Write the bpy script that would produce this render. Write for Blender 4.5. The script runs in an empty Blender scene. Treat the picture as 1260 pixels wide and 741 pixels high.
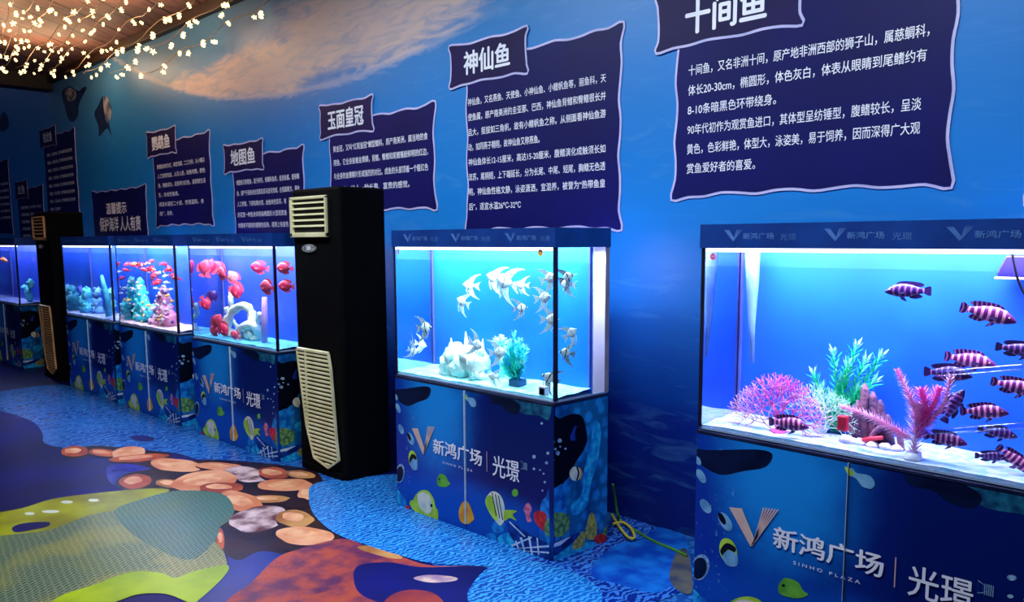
import bpy, math, random
from mathutils import Vector, Matrix, noise

# ------------------------------------------------------------------ camera
F, CX, CY, PITCH, YAW, ROLL, CAMZ = 1032.0, 631.5, 421.8, .1214, math.radians(44.47), -.0046, 1.5
IW, IH = 1260.0, 741.0
SC = bpy.context.scene
COL = SC.collection
FW = Vector((-math.cos(YAW)*math.cos(PITCH), math.sin(YAW)*math.cos(PITCH), -math.sin(PITCH)))
_R0 = Vector((math.sin(YAW), math.cos(YAW), 0))
_U0 = _R0.cross(FW)
RT = _R0*math.cos(ROLL)+_U0*math.sin(ROLL)
UP = -_R0*math.sin(ROLL)+_U0*math.cos(ROLL)
CAMP = Vector((0, 0, CAMZ))
cd = bpy.data.cameras.new('camera')
cam = bpy.data.objects.new('camera', cd)
COL.objects.link(cam)
cd.sensor_width = 36
cd.lens = F/IW*36
cd.shift_x = (IW/2-CX)/IW
cd.shift_y = (CY-IH/2)/IW
cd.clip_start = .02
m = Matrix((RT, UP, -FW)).transposed().to_4x4()
m.translation = CAMP
cam.matrix_world = m
SC.camera = cam

# ------------------------------------------------------------------ world, lamps, exposure
SC.view_settings.view_transform = 'Standard'
SC.view_settings.look = 'None'
SC.view_settings.exposure = 0.0
SC.view_settings.gamma = 1.0
SC.view_settings.use_curve_mapping = False
SC.cycles.transparent_max_bounces = 32
SC.cycles.max_bounces = 8
SC.cycles.sample_clamp_indirect = 6
W = bpy.data.worlds.new('world')
SC.world = W
W.use_nodes = True
bg = W.node_tree.nodes['Background']
bg.inputs[0].default_value = (.32, .42, .75, 1)
bg.inputs[1].default_value = .16


def area_lamp(name, loc, sx, sy, power, color, rot=(0, 0, 0)):
    l = bpy.data.lights.new(name, 'AREA')
    l.shape = 'RECTANGLE'
    l.size = sx
    l.size_y = sy
    l.energy = power
    l.color = color
    o = bpy.data.objects.new(name, l)
    o.location = loc
    o.rotation_euler = rot
    COL.objects.link(o)
    return o


FILL_LIGHTS = [(-1.6, 1.6, 95), (-4.3, 1.5, 95), (-6.9, 1.3, 26)]  # unseen area lights added under the ceiling to brighten mural and floor
for lx, ly, p in FILL_LIGHTS:
    area_lamp('room_fill_light', (lx, ly, 3.54), 1.2, .5, p, (.80, .90, 1.0))
TANK_POWER = {'cichlid': 32, 'angel': 33, 'parrot': 28, 'mixed': 27, 'coral': 20, 'far': 13}


# ------------------------------------------------------------------ pixel -> place
def ray(x, y): return FW+RT*((x-CX)/F)-UP*((y-CY)/F)
def onY(x, y, Y): d = ray(x, y); return CAMP+d*(Y/d.y)
def onX(x, y, X): d = ray(x, y); return CAMP+d*(X/d.x)
def onZ(x, y, Z=0.0): d = ray(x, y); return CAMP+d*((Z-CAMZ)/d.z)


WY = 3.526      # mural wall
FY = 2.789      # row of tank fronts
HC, HB, HT = .754, 1.467, 1.557   # cabinet top, lid bottom, lid top
TD = .38        # tank depth


# ------------------------------------------------------------------ materials
def lin(r, g, b):
    f = lambda c: (c/255/12.92) if c/255 <= .04045 else ((c/255+.055)/1.055)**2.4
    return (f(r), f(g), f(b), 1)


def new_mat(name):
    M = bpy.data.materials.new(name)
    M.use_nodes = True
    nt = M.node_tree
    return M, nt, nt.nodes['Principled BSDF'], nt.nodes['Material Output']


def N(nt, t, **kw):
    n = nt.nodes.new(t)
    for k, v in kw.items(): setattr(n, k, v)
    return n


def math_n(nt, op, a, b=None, c=None, clamp=False):
    n = N(nt, 'ShaderNodeMath', operation=op)
    n.use_clamp = clamp
    for i, v in enumerate((a, b, c)):
        if v is None: continue
        if isinstance(v, (int, float)): n.inputs[i].default_value = v
        else: nt.links.new(v, n.inputs[i])
    return n.outputs[0]


def smooth(nt, v, lo, hi):
    n = N(nt, 'ShaderNodeMapRange', interpolation_type='SMOOTHSTEP')
    nt.links.new(v, n.inputs[0])
    n.inputs[1].default_value = lo
    n.inputs[2].default_value = hi
    return n.outputs[0]


def mixc(nt, f, a, b):
    n = N(nt, 'ShaderNodeMix', data_type='RGBA')
    if isinstance(f, (int, float)): n.inputs[0].default_value = f
    else: nt.links.new(f, n.inputs[0])
    for i, v in ((6, a), (7, b)):
        if isinstance(v, tuple): n.inputs[i].default_value = v
        else: nt.links.new(v, n.inputs[i])
    return n.outputs[2]


def noise_n(nt, scale, detail=3, coord=None, dist=0.0, rough=.5):
    n = N(nt, 'ShaderNodeTexNoise')
    n.inputs['Scale'].default_value = scale
    n.inputs['Detail'].default_value = detail
    n.inputs['Distortion'].default_value = dist
    n.inputs['Roughness'].default_value = rough
    if coord is not None: nt.links.new(coord, n.inputs['Vector'])
    return n.outputs[0]


def objc(nt): return N(nt, 'ShaderNodeTexCoord').outputs['Object']


MC = {}


def pm(name, c1, c2=None, scale=12, rough=.5, metal=0.0, bump=0.0, lo=.35, hi=.65, spec=None, sss=None):
    """principled material whose colour wanders between two tones"""
    if name in MC: return MC[name]
    M, nt, b, o = new_mat(name)
    co = objc(nt)
    if c2 is None: c2 = tuple(x*.8 for x in c1[:3])+(1,)
    nz = noise_n(nt, scale, 4, co)
    nt.links.new(mixc(nt, smooth(nt, nz, lo, hi), c1, c2), b.inputs['Base Color'])
    b.inputs['Roughness'].default_value = rough
    b.inputs['Metallic'].default_value = metal
    if spec is not None: b.inputs['Specular IOR Level'].default_value = spec
    if bump:
        bp = N(nt, 'ShaderNodeBump')
        bp.inputs['Strength'].default_value = bump
        bp.inputs['Distance'].default_value = .01
        nt.links.new(noise_n(nt, scale*3, 3, co), bp.inputs['Height'])
        nt.links.new(bp.outputs[0], b.inputs['Normal'])
    MC[name] = M
    return M


def emit(name, c, s):
    if name in MC: return MC[name]
    M, nt, b, o = new_mat(name)
    e = N(nt, 'ShaderNodeEmission')
    e.inputs[0].default_value = c
    e.inputs[1].default_value = s
    nt.links.new(e.outputs[0], o.inputs[0])
    MC[name] = M
    return M


def glassy(name, tint, base=.03, edge=.55, rough=.0):
    if name in MC: return MC[name]
    M, nt, b, o = new_mat(name)
    t = N(nt, 'ShaderNodeBsdfTransparent')
    t.inputs[0].default_value = tint
    g = N(nt, 'ShaderNodeBsdfGlossy')
    g.inputs['Roughness'].default_value = rough
    lw = N(nt, 'ShaderNodeLayerWeight')
    p = math_n(nt, 'POWER', lw.outputs['Facing'], 4.0)
    f = math_n(nt, 'MULTIPLY_ADD', p, edge, base)
    mx = N(nt, 'ShaderNodeMixShader')
    nt.links.new(f, mx.inputs[0])
    nt.links.new(t.outputs[0], mx.inputs[1])
    nt.links.new(g.outputs[0], mx.inputs[2])
    nt.links.new(mx.outputs[0], o.inputs[0])
    MC[name] = M
    return M


def mural_mat():
    M, nt, b, o = new_mat('ocean_mural_print')
    co = objc(nt)
    sp = N(nt, 'ShaderNodeSeparateXYZ')
    nt.links.new(co, sp.inputs[0])
    X, Z = sp.outputs[0], sp.outputs[2]
    mp = N(nt, 'ShaderNodeMapping')
    mp.inputs['Scale'].default_value = (.55, 1, 2.6)
    mp.inputs['Rotation'].default_value = (0, .12, 0)
    nt.links.new(co, mp.inputs[0])
    nz = noise_n(nt, 1.6, 6, mp.outputs[0], .6, .6)
    nf = noise_n(nt, 5.0, 5, mp.outputs[0], 1.2, .6)
    zz = math_n(nt, 'ADD', Z, math_n(nt, 'MULTIPLY_ADD', nz, .35, -.175))
    rp = N(nt, 'ShaderNodeValToRGB')
    mr = N(nt, 'ShaderNodeMapRange')
    nt.links.new(zz, mr.inputs[0])
    mr.inputs[1].default_value = 0
    mr.inputs[2].default_value = 3.6
    nt.links.new(mr.outputs[0], rp.inputs[0])
    cr = rp.color_ramp
    stops = [(0, lin(8, 30, 112)), (.16, lin(6, 38, 130)), (.30, lin(8, 96, 178)), (.46, lin(14, 124, 208)),
             (.68, lin(20, 122, 200)), (.84, lin(52, 128, 190)), (1, lin(84, 138, 184))]
    cr.elements[0].position, cr.elements[0].color = stops[0]
    cr.elements[1].position, cr.elements[1].color = stops[-1]
    for p, c in stops[1:-1]: cr.elements.new(p).color = c
    col = rp.outputs[0]
    # faint light rays and water texture of the print
    col = mixc(nt, math_n(nt, 'MULTIPLY', smooth(nt, nf, .52, .75), .22), col, lin(90, 160, 215))
    # sunlit water surface in the print: a swag with a crisp lower edge
    dx = math_n(nt, 'ADD', X, 5.7)
    zlow = math_n(nt, 'MULTIPLY_ADD', math_n(nt, 'MULTIPLY', dx, dx), .05, 2.64)
    h = math_n(nt, 'SUBTRACT', math_n(nt, 'ADD', Z, math_n(nt, 'MULTIPLY_ADD', nf, .12, -.06)), zlow)
    gate = smooth(nt, h, -.015, .03)

    def lobe(cx, cz, rx, rz):
        a = math_n(nt, 'DIVIDE', math_n(nt, 'ADD', X, -cx), rx)
        c = math_n(nt, 'DIVIDE', math_n(nt, 'ADD', zz, -cz), rz)
        d = math_n(nt, 'SQRT', math_n(nt, 'ADD', math_n(nt, 'MULTIPLY', a, a), math_n(nt, 'MULTIPLY', c, c)))
        return smooth(nt, math_n(nt, 'ADD', d, math_n(nt, 'MULTIPLY_ADD', nf, .7, -.35)), 1.1, .55)
    pk = math_n(nt, 'MAXIMUM', lobe(-6.6, 2.90, 2.6, .24), lobe(-4.9, 3.10, 1.45, .46))
    pk = math_n(nt, 'MULTIPLY', pk, gate)
    col = mixc(nt, math_n(nt, 'MULTIPLY', pk, .93), col, mixc(nt, smooth(nt, nf, .4, .7), lin(214, 186, 176), lin(176, 166, 176)))
    rim = math_n(nt, 'MULTIPLY', smooth(nt, math_n(nt, 'ABSOLUTE', math_n(nt, 'ADD', h, -.02)), .05, .0), smooth(nt, X, -3.2, -5.0))
    col = mixc(nt, math_n(nt, 'MULTIPLY', rim, .35), col, lin(225, 205, 200))
    nt.links.new(col, b.inputs['Base Color'])
    b.inputs['Roughness'].default_value = .42
    b.inputs['Specular IOR Level'].default_value = .35
    bp = N(nt, 'ShaderNodeBump')
    bp.inputs['Strength'].default_value = .06
    nt.links.new(nz, bp.inputs['Height'])
    nt.links.new(bp.outputs[0], b.inputs['Normal'])
    return M


def ripple_mat(name, c1, c2, scale, dist=6.0, rough=.35, aniso=(1, 1, 1), lo=.35, hi=.65, c3=None):
    """brain coral / rippled print"""
    M, nt, b, o = new_mat(name)
    co = objc(nt)
    mp = N(nt, 'ShaderNodeMapping')
    mp.inputs['Scale'].default_value = aniso
    nt.links.new(co, mp.inputs[0])
    w = N(nt, 'ShaderNodeTexWave')
    w.inputs['Scale'].default_value = scale
    w.inputs['Distortion'].default_value = dist
    w.inputs['Detail'].default_value = 3
    w.inputs['Detail Scale'].default_value = 2.0
    nt.links.new(mp.outputs[0], w.inputs[0])
    base = c1
    if c3 is not None: base = mixc(nt, smooth(nt, noise_n(nt, 1.6, 3, co), .4, .6), c1, c3)
    nt.links.new(mixc(nt, smooth(nt, w.outputs[1], lo, hi), base, c2), b.inputs['Base Color'])
    b.inputs['Roughness'].default_value = rough
    b.inputs['Specular IOR Level'].default_value = .25
    return M


def scale_mat(name, tones, dash, cell=26):
    """fish flank print: three tones with rows of pale dashes"""
    M, nt, b, o = new_mat(name)
    co = objc(nt)
    n1 = noise_n(nt, 1.5, 4, co, .5)
    n2 = noise_n(nt, 2.6, 4, co, .3)
    c = mixc(nt, smooth(nt, n1, .42, .58), tones[0], tones[1])
    c = mixc(nt, smooth(nt, n2, .5, .64), c, tones[2])
    w = N(nt, 'ShaderNodeTexBrick')
    w.inputs['Scale'].default_value = cell
    w.inputs['Mortar Size'].default_value = .10
    w.inputs['Brick Width'].default_value = 1.1
    w.inputs['Row Height'].default_value = .55
    w.inputs[1].default_value = (0, 0, 0, 1)
    w.inputs[2].default_value = (0, 0, 0, 1)
    w.inputs[3].default_value = (1, 1, 1, 1)
    mp = N(nt, 'ShaderNodeMapping')
    mp.inputs['Rotation'].default_value = (0, 0, .95)
    nt.links.new(co, mp.inputs[0])
    ds = N(nt, 'ShaderNodeVectorMath', operation='ADD')
    nn = N(nt, 'ShaderNodeTexNoise')
    nn.inputs['Scale'].default_value = 9
    nt.links.new(co, nn.inputs[0])
    sc = N(nt, 'ShaderNodeVectorMath', operation='SCALE')
    sc.inputs[3].default_value = .03
    nt.links.new(nn.outputs[1], sc.inputs[0])
    nt.links.new(mp.outputs[0], ds.inputs[0])
    nt.links.new(sc.outputs[0], ds.inputs[1])
    nt.links.new(ds.outputs[0], w.inputs[0])
    c = mixc(nt, math_n(nt, 'MULTIPLY', w.outputs[0], .38), c, dash)
    nt.links.new(c, b.inputs['Base Color'])
    b.inputs['Roughness'].default_value = .32
    b.inputs['Specular IOR Level'].default_value = .25
    return M


def stripe_mat(name, dark, pale, freq, ph=0.0, lo=-.05, hi=.35, x0=-9, x1=9, wob=.25):
    """vertical body bars along the fish's own length"""
    if name in MC: return MC[name]
    M, nt, b, o = new_mat(name)
    co = objc(nt)
    sp = N(nt, 'ShaderNodeSeparateXYZ')
    nt.links.new(co, sp.inputs[0])
    x = math_n(nt, 'ADD', sp.outputs[0], math_n(nt, 'MULTIPLY', math_n(nt, 'ABSOLUTE', sp.outputs[2]), wob))
    s = math_n(nt, 'SINE', math_n(nt, 'MULTIPLY_ADD', x, freq, ph))
    f = smooth(nt, s, lo, hi)
    g = math_n(nt, 'MULTIPLY', smooth(nt, sp.outputs[0], x0, x0+.01), smooth(nt, sp.outputs[0], x1, x1-.01))
    nt.links.new(mixc(nt, math_n(nt, 'MULTIPLY', f, g), dark, pale), b.inputs['Base Color'])
    b.inputs['Roughness'].default_value = .35
    MC[name] = M
    return M


def plank_mat():
    M, nt, b, o = new_mat('ceiling_boards')
    co = objc(nt)
    mp = N(nt, 'ShaderNodeMapping')
    mp.inputs['Rotation'].default_value = (0, 0, math.radians(49))
    nt.links.new(co, mp.inputs[0])
    sp = N(nt, 'ShaderNodeSeparateXYZ')
    nt.links.new(mp.outputs[0], sp.inputs[0])
    fr = math_n(nt, 'FRACT', math_n(nt, 'DIVIDE', sp.outputs[1], .42))
    gap = smooth(nt, math_n(nt, 'ABSOLUTE', math_n(nt, 'ADD', fr, -.5)), .455, .485)
    mp2 = N(nt, 'ShaderNodeMapping')
    mp2.inputs['Scale'].default_value = (1.2, 9, 1)
    nt.links.new(mp.outputs[0], mp2.inputs[0])
    gr = noise_n(nt, 2.5, 5, mp2.outputs[0], .5)
    c = mixc(nt, smooth(nt, gr, .35, .7), lin(140, 100, 88), lin(104, 72, 66))
    c = mixc(nt, gap, c, lin(22, 12, 10))
    nt.links.new(c, b.inputs['Base Color'])
    b.inputs['Roughness'].default_value = .55
    return M


def wrap_mat(side=False):
    """cabinet wrap: blue water with a bright shaft, dark rock"""
    nm = 'cabinet_wrap_side' if side else 'cabinet_wrap_front'
    if nm in MC: return MC[nm]
    M, nt, b, o = new_mat(nm)
    co = objc(nt)
    sp = N(nt, 'ShaderNodeSeparateXYZ')
    nt.links.new(co, sp.inputs[0])
    X, Z = math_n(nt, 'ADD', sp.outputs[0], .604), sp.outputs[2]
    n1 = noise_n(nt, 6, 5, co, .6, .6)
    n2 = noise_n(nt, 60, 2, co)
    if not side:
        def ell(cx, cz, rx, rz, e0, e1, wob=.5):
            a = math_n(nt, 'DIVIDE', math_n(nt, 'ADD', X, -cx), rx)
            c = math_n(nt, 'DIVIDE', math_n(nt, 'ADD', Z, -cz), rz)
            d = math_n(nt, 'SQRT', math_n(nt, 'ADD', math_n(nt, 'MULTIPLY', a, a), math_n(nt, 'MULTIPLY', c, c)))
            return smooth(nt, math_n(nt, 'ADD', d, math_n(nt, 'MULTIPLY_ADD', n1, wob, -wob/2)), e0, e1)
        c = mixc(nt, smooth(nt, X, .35, .85), lin(8, 50, 156), lin(5, 26, 98))
        c = mixc(nt, ell(.36, .62, .34, .46, 1.1, .2), c, lin(24, 138, 224))
        c = mixc(nt, math_n(nt, 'MULTIPLY', ell(.60, .12, .75, .16, 1.2, .5), .75), c, lin(16, 84, 190))
        sk = math_n(nt, 'MULTIPLY', smooth(nt, n2, .66, .74), smooth(nt, X, .30, .05))
        c = mixc(nt, math_n(nt, 'MULTIPLY', sk, .5), c, lin(120, 180, 225))
    else:
        v = N(nt, 'ShaderNodeTexVoronoi')
        v.inputs['Scale'].default_value = 16
        nt.links.new(co, v.inputs[0])
        c = mixc(nt, smooth(nt, n1, .35, .65), lin(16, 88, 168), lin(32, 146, 216))
        c = mixc(nt, math_n(nt, 'MULTIPLY', smooth(nt, v.outputs[0], .25, .6), .6), c, lin(6, 40, 90))
    nt.links.new(c, b.inputs['Base Color'])
    b.inputs['Roughness'].default_value = .3
    b.inputs['Specular IOR Level'].default_value = .2
    MC[nm] = M
    return M


# ------------------------------------------------------------------ mesh building
class MB:
    def __init__(s): s.v = []; s.f = []; s.mi = []; s.sm = []; s.mats = []

    def slot(s, mat):
        if mat not in s.mats: s.mats.append(mat)
        return s.mats.index(mat)

    def add(s, vs, fs, mat, smooth=False):
        k = s.slot(mat); n = len(s.v)
        s.v += [tuple(p) for p in vs]
        for f in fs:
            s.f.append(tuple(i+n for i in f)); s.mi.append(k); s.sm.append(smooth)

    def box(s, a, b, mat):
        x0, y0, z0 = a; x1, y1, z1 = b
        s.add([(x0, y0, z0), (x1, y0, z0), (x1, y1, z0), (x0, y1, z0), (x0, y0, z1), (x1, y0, z1), (x1, y1, z1), (x0, y1, z1)],
              [(3, 2, 1, 0), (4, 5, 6, 7), (0, 1, 5, 4), (1, 2, 6, 5), (2, 3, 7, 6), (3, 0, 4, 7)], mat)

    def slab(s, pts, off, mat):
        """solid from a planar outline pushed by the vector off"""
        n = len(pts); off = Vector(off)
        a = [Vector(p) for p in pts]; b = [p+off for p in a]
        s.add(a+b, [tuple(range(n))[::-1], tuple(range(n, 2*n))]+[(i, (i+1) % n, (i+1) % n+n, i+n) for i in range(n)], mat)

    def face(s, pts, mat): s.add(pts, [tuple(range(len(pts)))], mat)

    def tube(s, pts, rad, mat, n=6, smooth=True):
        pts = [Vector(p) for p in pts]
        if isinstance(rad, (int, float)): rad = [rad]*len(pts)
        vs = []; k = len(pts)
        nrm = None
        for i, p in enumerate(pts):
            d = (pts[min(i+1, k-1)]-pts[max(i-1, 0)])
            if d.length < 1e-9: d = Vector((0, 0, 1))
            d.normalize()
            if nrm is None: nrm = d.orthogonal().normalized()
            nrm = (nrm-d*nrm.dot(d))
            nrm = nrm.normalized() if nrm.length > 1e-6 else d.orthogonal().normalized()
            bn = d.cross(nrm)
            for j in range(n):
                a = 2*math.pi*j/n
                vs.append(p+(nrm*math.cos(a)+bn*math.sin(a))*rad[i])
        fs = [(i*n+j, i*n+(j+1) % n, (i+1)*n+(j+1) % n, (i+1)*n+j) for i in range(k-1) for j in range(n)]
        fs += [tuple(range(n))[::-1], tuple(range((k-1)*n, k*n))]
        s.add(vs, fs, mat, smooth)

    def blob(s, c, r, mat, amp=.0, sc=3.0, seg=14, seed=0):
        c = Vector(c); r = Vector(r) if not isinstance(r, (int, float)) else Vector((r, r, r))
        vs = []; fs = []; rn = seg//2+1
        for i in range(rn+1):
            th = math.pi*i/rn
            for j in range(seg):
                ph = 2*math.pi*j/seg
                d = Vector((math.sin(th)*math.cos(ph), math.sin(th)*math.sin(ph), math.cos(th)))
                k = 1+amp*noise.noise(d*sc+Vector((seed*7.3, seed*3.1, seed)))
                vs.append(c+Vector((d.x*r.x, d.y*r.y, d.z*r.z))*k)
        for i in range(rn):
            for j in range(seg):
                fs.append((i*seg+j, (i+1)*seg+j, (i+1)*seg+(j+1) % seg, i*seg+(j+1) % seg))
        s.add(vs, fs, mat, True)

    def mesh(s, name):
        me = bpy.data.meshes.new(name)
        me.from_pydata(s.v, [], s.f)
        for mt in s.mats: me.materials.append(mt)
        me.polygons.foreach_set('material_index', s.mi)
        me.polygons.foreach_set('use_smooth', s.sm)
        me.update()
        return me

    def build(s, name, parent=None, bevel=0.0, at=None):
        """at: world point that becomes the object's origin"""
        if at is not None:
            s.v = [(x-at[0], y-at[1], z-at[2]) for x, y, z in s.v]
        o = bpy.data.objects.new(name, s.mesh(name))
        COL.objects.link(o)
        if at is not None: o.location = at
        if parent is not None: o.parent = parent
        if bevel:
            md = o.modifiers.new('bevel', 'BEVEL')
            md.width = bevel; md.segments = 2; md.limit_method = 'ANGLE'
        return o


def tag(o, label=None, cat=None, group=None, kind=None):
    if label: o['label'] = label
    if cat: o['category'] = cat
    if group: o['group'] = group
    if kind: o['kind'] = kind
    return o


def empty(name, loc=(0, 0, 0), rot=(0, 0, 0), scale=(1, 1, 1)):
    o = bpy.data.objects.new(name, None)
    o.empty_display_size = .05
    o.location = loc; o.rotation_euler = rot; o.scale = scale
    COL.objects.link(o)
    return o


def copy_tree(o, parent=None):
    c = o.copy()
    COL.objects.link(c)
    if parent is not None: c.parent = parent
    for ch in [x for x in bpy.data.objects if x.parent == o]: copy_tree(ch, c)
    return c


def curve_pts(pts, n=8, closed=True):
    """Catmull-Rom through the points"""
    P = [Vector(p) for p in pts]; k = len(P); out = []
    for i in range(k if closed else k-1):
        if closed: a, b, c, d = P[(i-1) % k], P[i], P[(i+1) % k], P[(i+2) % k]
        else: a, b, c, d = P[max(i-1, 0)], P[i], P[i+1], P[min(i+2, k-1)]
        for j in range(n):
            t = j/n
            out.append(.5*((2*b)+(c-a)*t+(2*a-5*b+4*c-d)*t*t+(3*b-a-3*c+d)*t**3))
    if not closed: out.append(P[-1])
    return out


# ------------------------------------------------------------------ lettering
_TC = {}


def glyphs(body):
    if body in _TC: return _TC[body]
    c = bpy.data.curves.new('writing', 'FONT')
    c.body = body; c.size = 1; c.resolution_u = 3
    o = bpy.data.objects.new('writing', c)
    COL.objects.link(o)
    bpy.context.view_layer.update()
    me = bpy.data.meshes.new_from_object(o.evaluated_get(bpy.context.evaluated_depsgraph_get()))
    vs = [(v.co.x, v.co.y) for v in me.vertices]
    fs = [tuple(p.vertices) for p in me.polygons]
    bpy.data.objects.remove(o); bpy.data.curves.remove(c); bpy.data.meshes.remove(me)
    _TC[body] = (vs, fs)
    return vs, fs


def write(mb, body, x, z, h, mat, y=0.0, width=None, bold=.0):
    """letters in the local x-z plane, facing -y; h is the letter height; bold thickens the strokes"""
    vs, fs = glyphs(body)
    if not vs: return 0
    x0 = min(v[0] for v in vs); x1 = max(v[0] for v in vs)
    s = h/.88
    sx = (width/(x1-x0)) if width else s
    sh = [(0, 0)] if not bold else [(0, 0), (bold, 0), (-bold, 0), (0, bold*.7), (0, -bold*.7)]
    for i, (u, w) in enumerate(sh):
        mb.add([(x+(a-x0+u)*sx, y-.00004*i, z+(b+w)*s) for a, b in vs], fs, mat)
    return (x1-x0)*sx


# ================================================================== setting
def pxfloor(pts, z=0.0): return [onZ(x, y, 0)+Vector((0, 0, z)) for x, y in pts]


navy = pm('floor_navy', lin(10, 14, 100), lin(9, 14, 66), 1.3, .42, spec=.1)
fblue = ripple_mat('floor_rippled_blue', lin(22, 78, 156), lin(46, 108, 182), 4, 12, .26, (1, 1.6, 1), .3, .8, lin(18, 62, 140))
disc = ripple_mat('floor_brain_coral_blue', lin(14, 88, 174), lin(54, 146, 218), 11, 9, .3, (1, 1, 1), .35, .8, lin(10, 66, 150))
disc_d = ripple_mat('floor_brain_coral_deep', lin(8, 36, 128), lin(50, 114, 206), 9, 11, .3, (1, 1, 1), .4, .62, lin(8, 34, 118))
softblue = pm('floor_soft_coral_blue', lin(22, 110, 205), lin(10, 60, 165), 7, .35, spec=.13)
yellow = pm('floor_fish_yellow', lin(152, 154, 10), lin(118, 112, 14), 3, .3, spec=.13)
lime = pm('floor_fish_lime', lin(158, 178, 8), lin(128, 152, 10), 4, .3, spec=.13)
flank = scale_mat('floor_fish_flank', [lin(106, 102, 12), lin(20, 62, 46), lin(54, 74, 30)], lin(178, 186, 146), 27)
flank_g = scale_mat('floor_fish_back', [lin(20, 56, 42), lin(14, 66, 66), lin(40, 66, 28)], lin(120, 176, 150), 30)
redc = pm('floor_red_coral', lin(164, 66, 50), lin(84, 34, 72), 7, .4, 0, .3, spec=.13)
redc2 = pm('floor_coral_bump', lin(150, 54, 46), lin(110, 40, 60), 4, .34, spec=.13)
brown = pm('floor_shell_shadow', lin(44, 20, 26), lin(18, 12, 34), 4, .3, spec=.13)
peach = pm('floor_shell_peach', lin(216, 154, 118), lin(190, 110, 76), 3, .26, spec=.13)
tan = pm('floor_shell_tan', lin(184, 130, 80), lin(140, 84, 50), 4, .26, spec=.13)
orange = pm('floor_shell_orange', lin(186, 88, 52), lin(140, 58, 44), 3, .26, spec=.13)
shell_in = pm('floor_shell_centre', lin(222, 166, 126), lin(196, 122, 86), 9, .28, spec=.13)
marble = pm('floor_shell_marble', lin(206, 176, 180), lin(92, 52, 60), 7, .26, spec=.13)
midblue = pm('floor_mid_blue', lin(16, 48, 132), lin(10, 30, 104), 2, .28, spec=.13)
paled = pm('floor_pale_streak', lin(205, 170, 160), lin(140, 110, 140), 12, .3, spec=.13)
white_dot = pm('floor_pale_dot', lin(210, 214, 196), None, 4, .3, spec=.13)
lilac = pm('floor_lilac', lin(52, 50, 150), lin(26, 28, 116), 6, .24, spec=.13)

fl = MB()
fl.add([(-18, -5, 0), (5, -5, 0), (5, WY, 0), (-18, WY, 0)], [(0, 1, 2, 3)], navy)
lv = [0]


def inlay(px, mat, smoothit=True, n=6):
    lv[0] += 1
    p = pxfloor(px)
    if smoothit: p = curve_pts(p, n)
    z = .00004*lv[0]
    pts = [Vector((q.x, min(q.y, WY-.001), z)) for q in p]
    # winding up
    a = sum(pts[i].x*pts[(i+1) % len(pts)].y-pts[(i+1) % len(pts)].x*pts[i].y for i in range(len(pts)))
    if a < 0: pts = pts[::-1]
    fl.face(pts, mat)


def oval(cx, cy, w, h, mat, rot=0.0, k=12, wob=.0, seed=1):
    rnd = random.Random(seed)
    pts = []
    for i in range(k):
        a = 2*math.pi*i/k
        r = 1+rnd.uniform(-wob, wob)
        x = math.cos(a)*w/2*r; y = math.sin(a)*h/2*r
        pts.append((cx+x*math.cos(rot)-y*math.sin(rot), cy+x*math.sin(rot)+y*math.cos(rot)))
    inlay(pts, mat)


def Z3(pts): return [(x/2.7333, 470+y/2.7333) for x, y in pts]     # crop of the floor at the left
def Z4(pts): return [(360+x/2.52, 560+y/2.52) for x, y in pts]     # crop of the floor in the middle


# rippled blue sea bed along the tanks
inlay([(-60, 490), (0, 482), (60, 474), (100, 478), (250, 520), (375, 560), (520, 600), (760, 622), (850, 650), (900, 700), (850, 790),
       (600, 720), (420, 640), (372, 577), (265, 570), (205, 556), (95, 552), (56, 546), (52, 532), (38, 518), (0, 506), (-60, 500)], fblue)
inlay(Z3([(440, 185), (480, 180), (520, 190), (500, 200), (455, 198)]), navy)
inlay(Z3([(360, 290), (430, 275), (500, 295), (470, 330), (380, 345)]), lilac)
# mid blue fields between the prints
inlay(Z3([(640, 741), (760, 640), (770, 560), (860, 540), (1010, 585), (900, 650), (840, 741), (700, 800)]), midblue)
# shell cluster
inlay(Z3([(205, 240), (300, 215), (450, 225), (560, 240), (580, 268), (740, 262), (1010, 288), (1080, 320), (1100, 420), (1148, 520),
          (1000, 580), (880, 570), (800, 600), (745, 560), (740, 480), (590, 370), (400, 355), (420, 310), (510, 290), (380, 265), (300, 250)]), brown)
for cx, cy, w, h, mt, r in [
    (250, 234, 92, 36, orange, -.05), (345, 238, 96, 24, orange, .1), (432, 240, 112, 44, peach, -.12), (466, 256, 200, 24, orange, -.08),
    (588, 280, 172, 44, peach, .1), (735, 284, 160, 26, peach, .05), (455, 335, 104, 50, orange, -.1), (570, 342, 96, 28, tan, .05),
    (830, 312, 150, 50, marble, .1), (690, 336, 220, 72, peach, -.12), (745, 356, 150, 34, orange, 0), (920, 308, 104, 40, orange, .1),
    (1010, 312, 100, 26, tan, .1), (962, 348, 184, 42, peach, -.02), (930, 386, 220, 30, brown, 0), (900, 395, 150, 24, tan, 0),
    (810, 405, 150, 66, peach, .25), (1034, 374, 66, 48, peach, -.3), (870, 462, 190, 84, marble, -.15), (1000, 410, 90, 40, brown, 0),
    (992, 460, 124, 58, tan, .08), (1010, 548, 260, 60, brown, .1), (1024, 520, 192, 60, peach, .05), (742, 530, 26, 70, orange, -.1)]:
    (x, y), = Z3([(cx, cy)])
    if mt is not brown: oval(x+w*.012, y+h*.075, w/2.7333*1.03, h/2.7333*1.06, brown, r, 12, .07, int(cx))
    oval(x, y, w/2.7333, h/2.7333, mt, r, 12, .07, int(cx))
    if mt in (peach, orange, tan): oval(x-w*.02, y-h*.03, w/2.7333*.62, h/2.7333*.5, shell_in, r, 10, .12, int(cx)+3)
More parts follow.
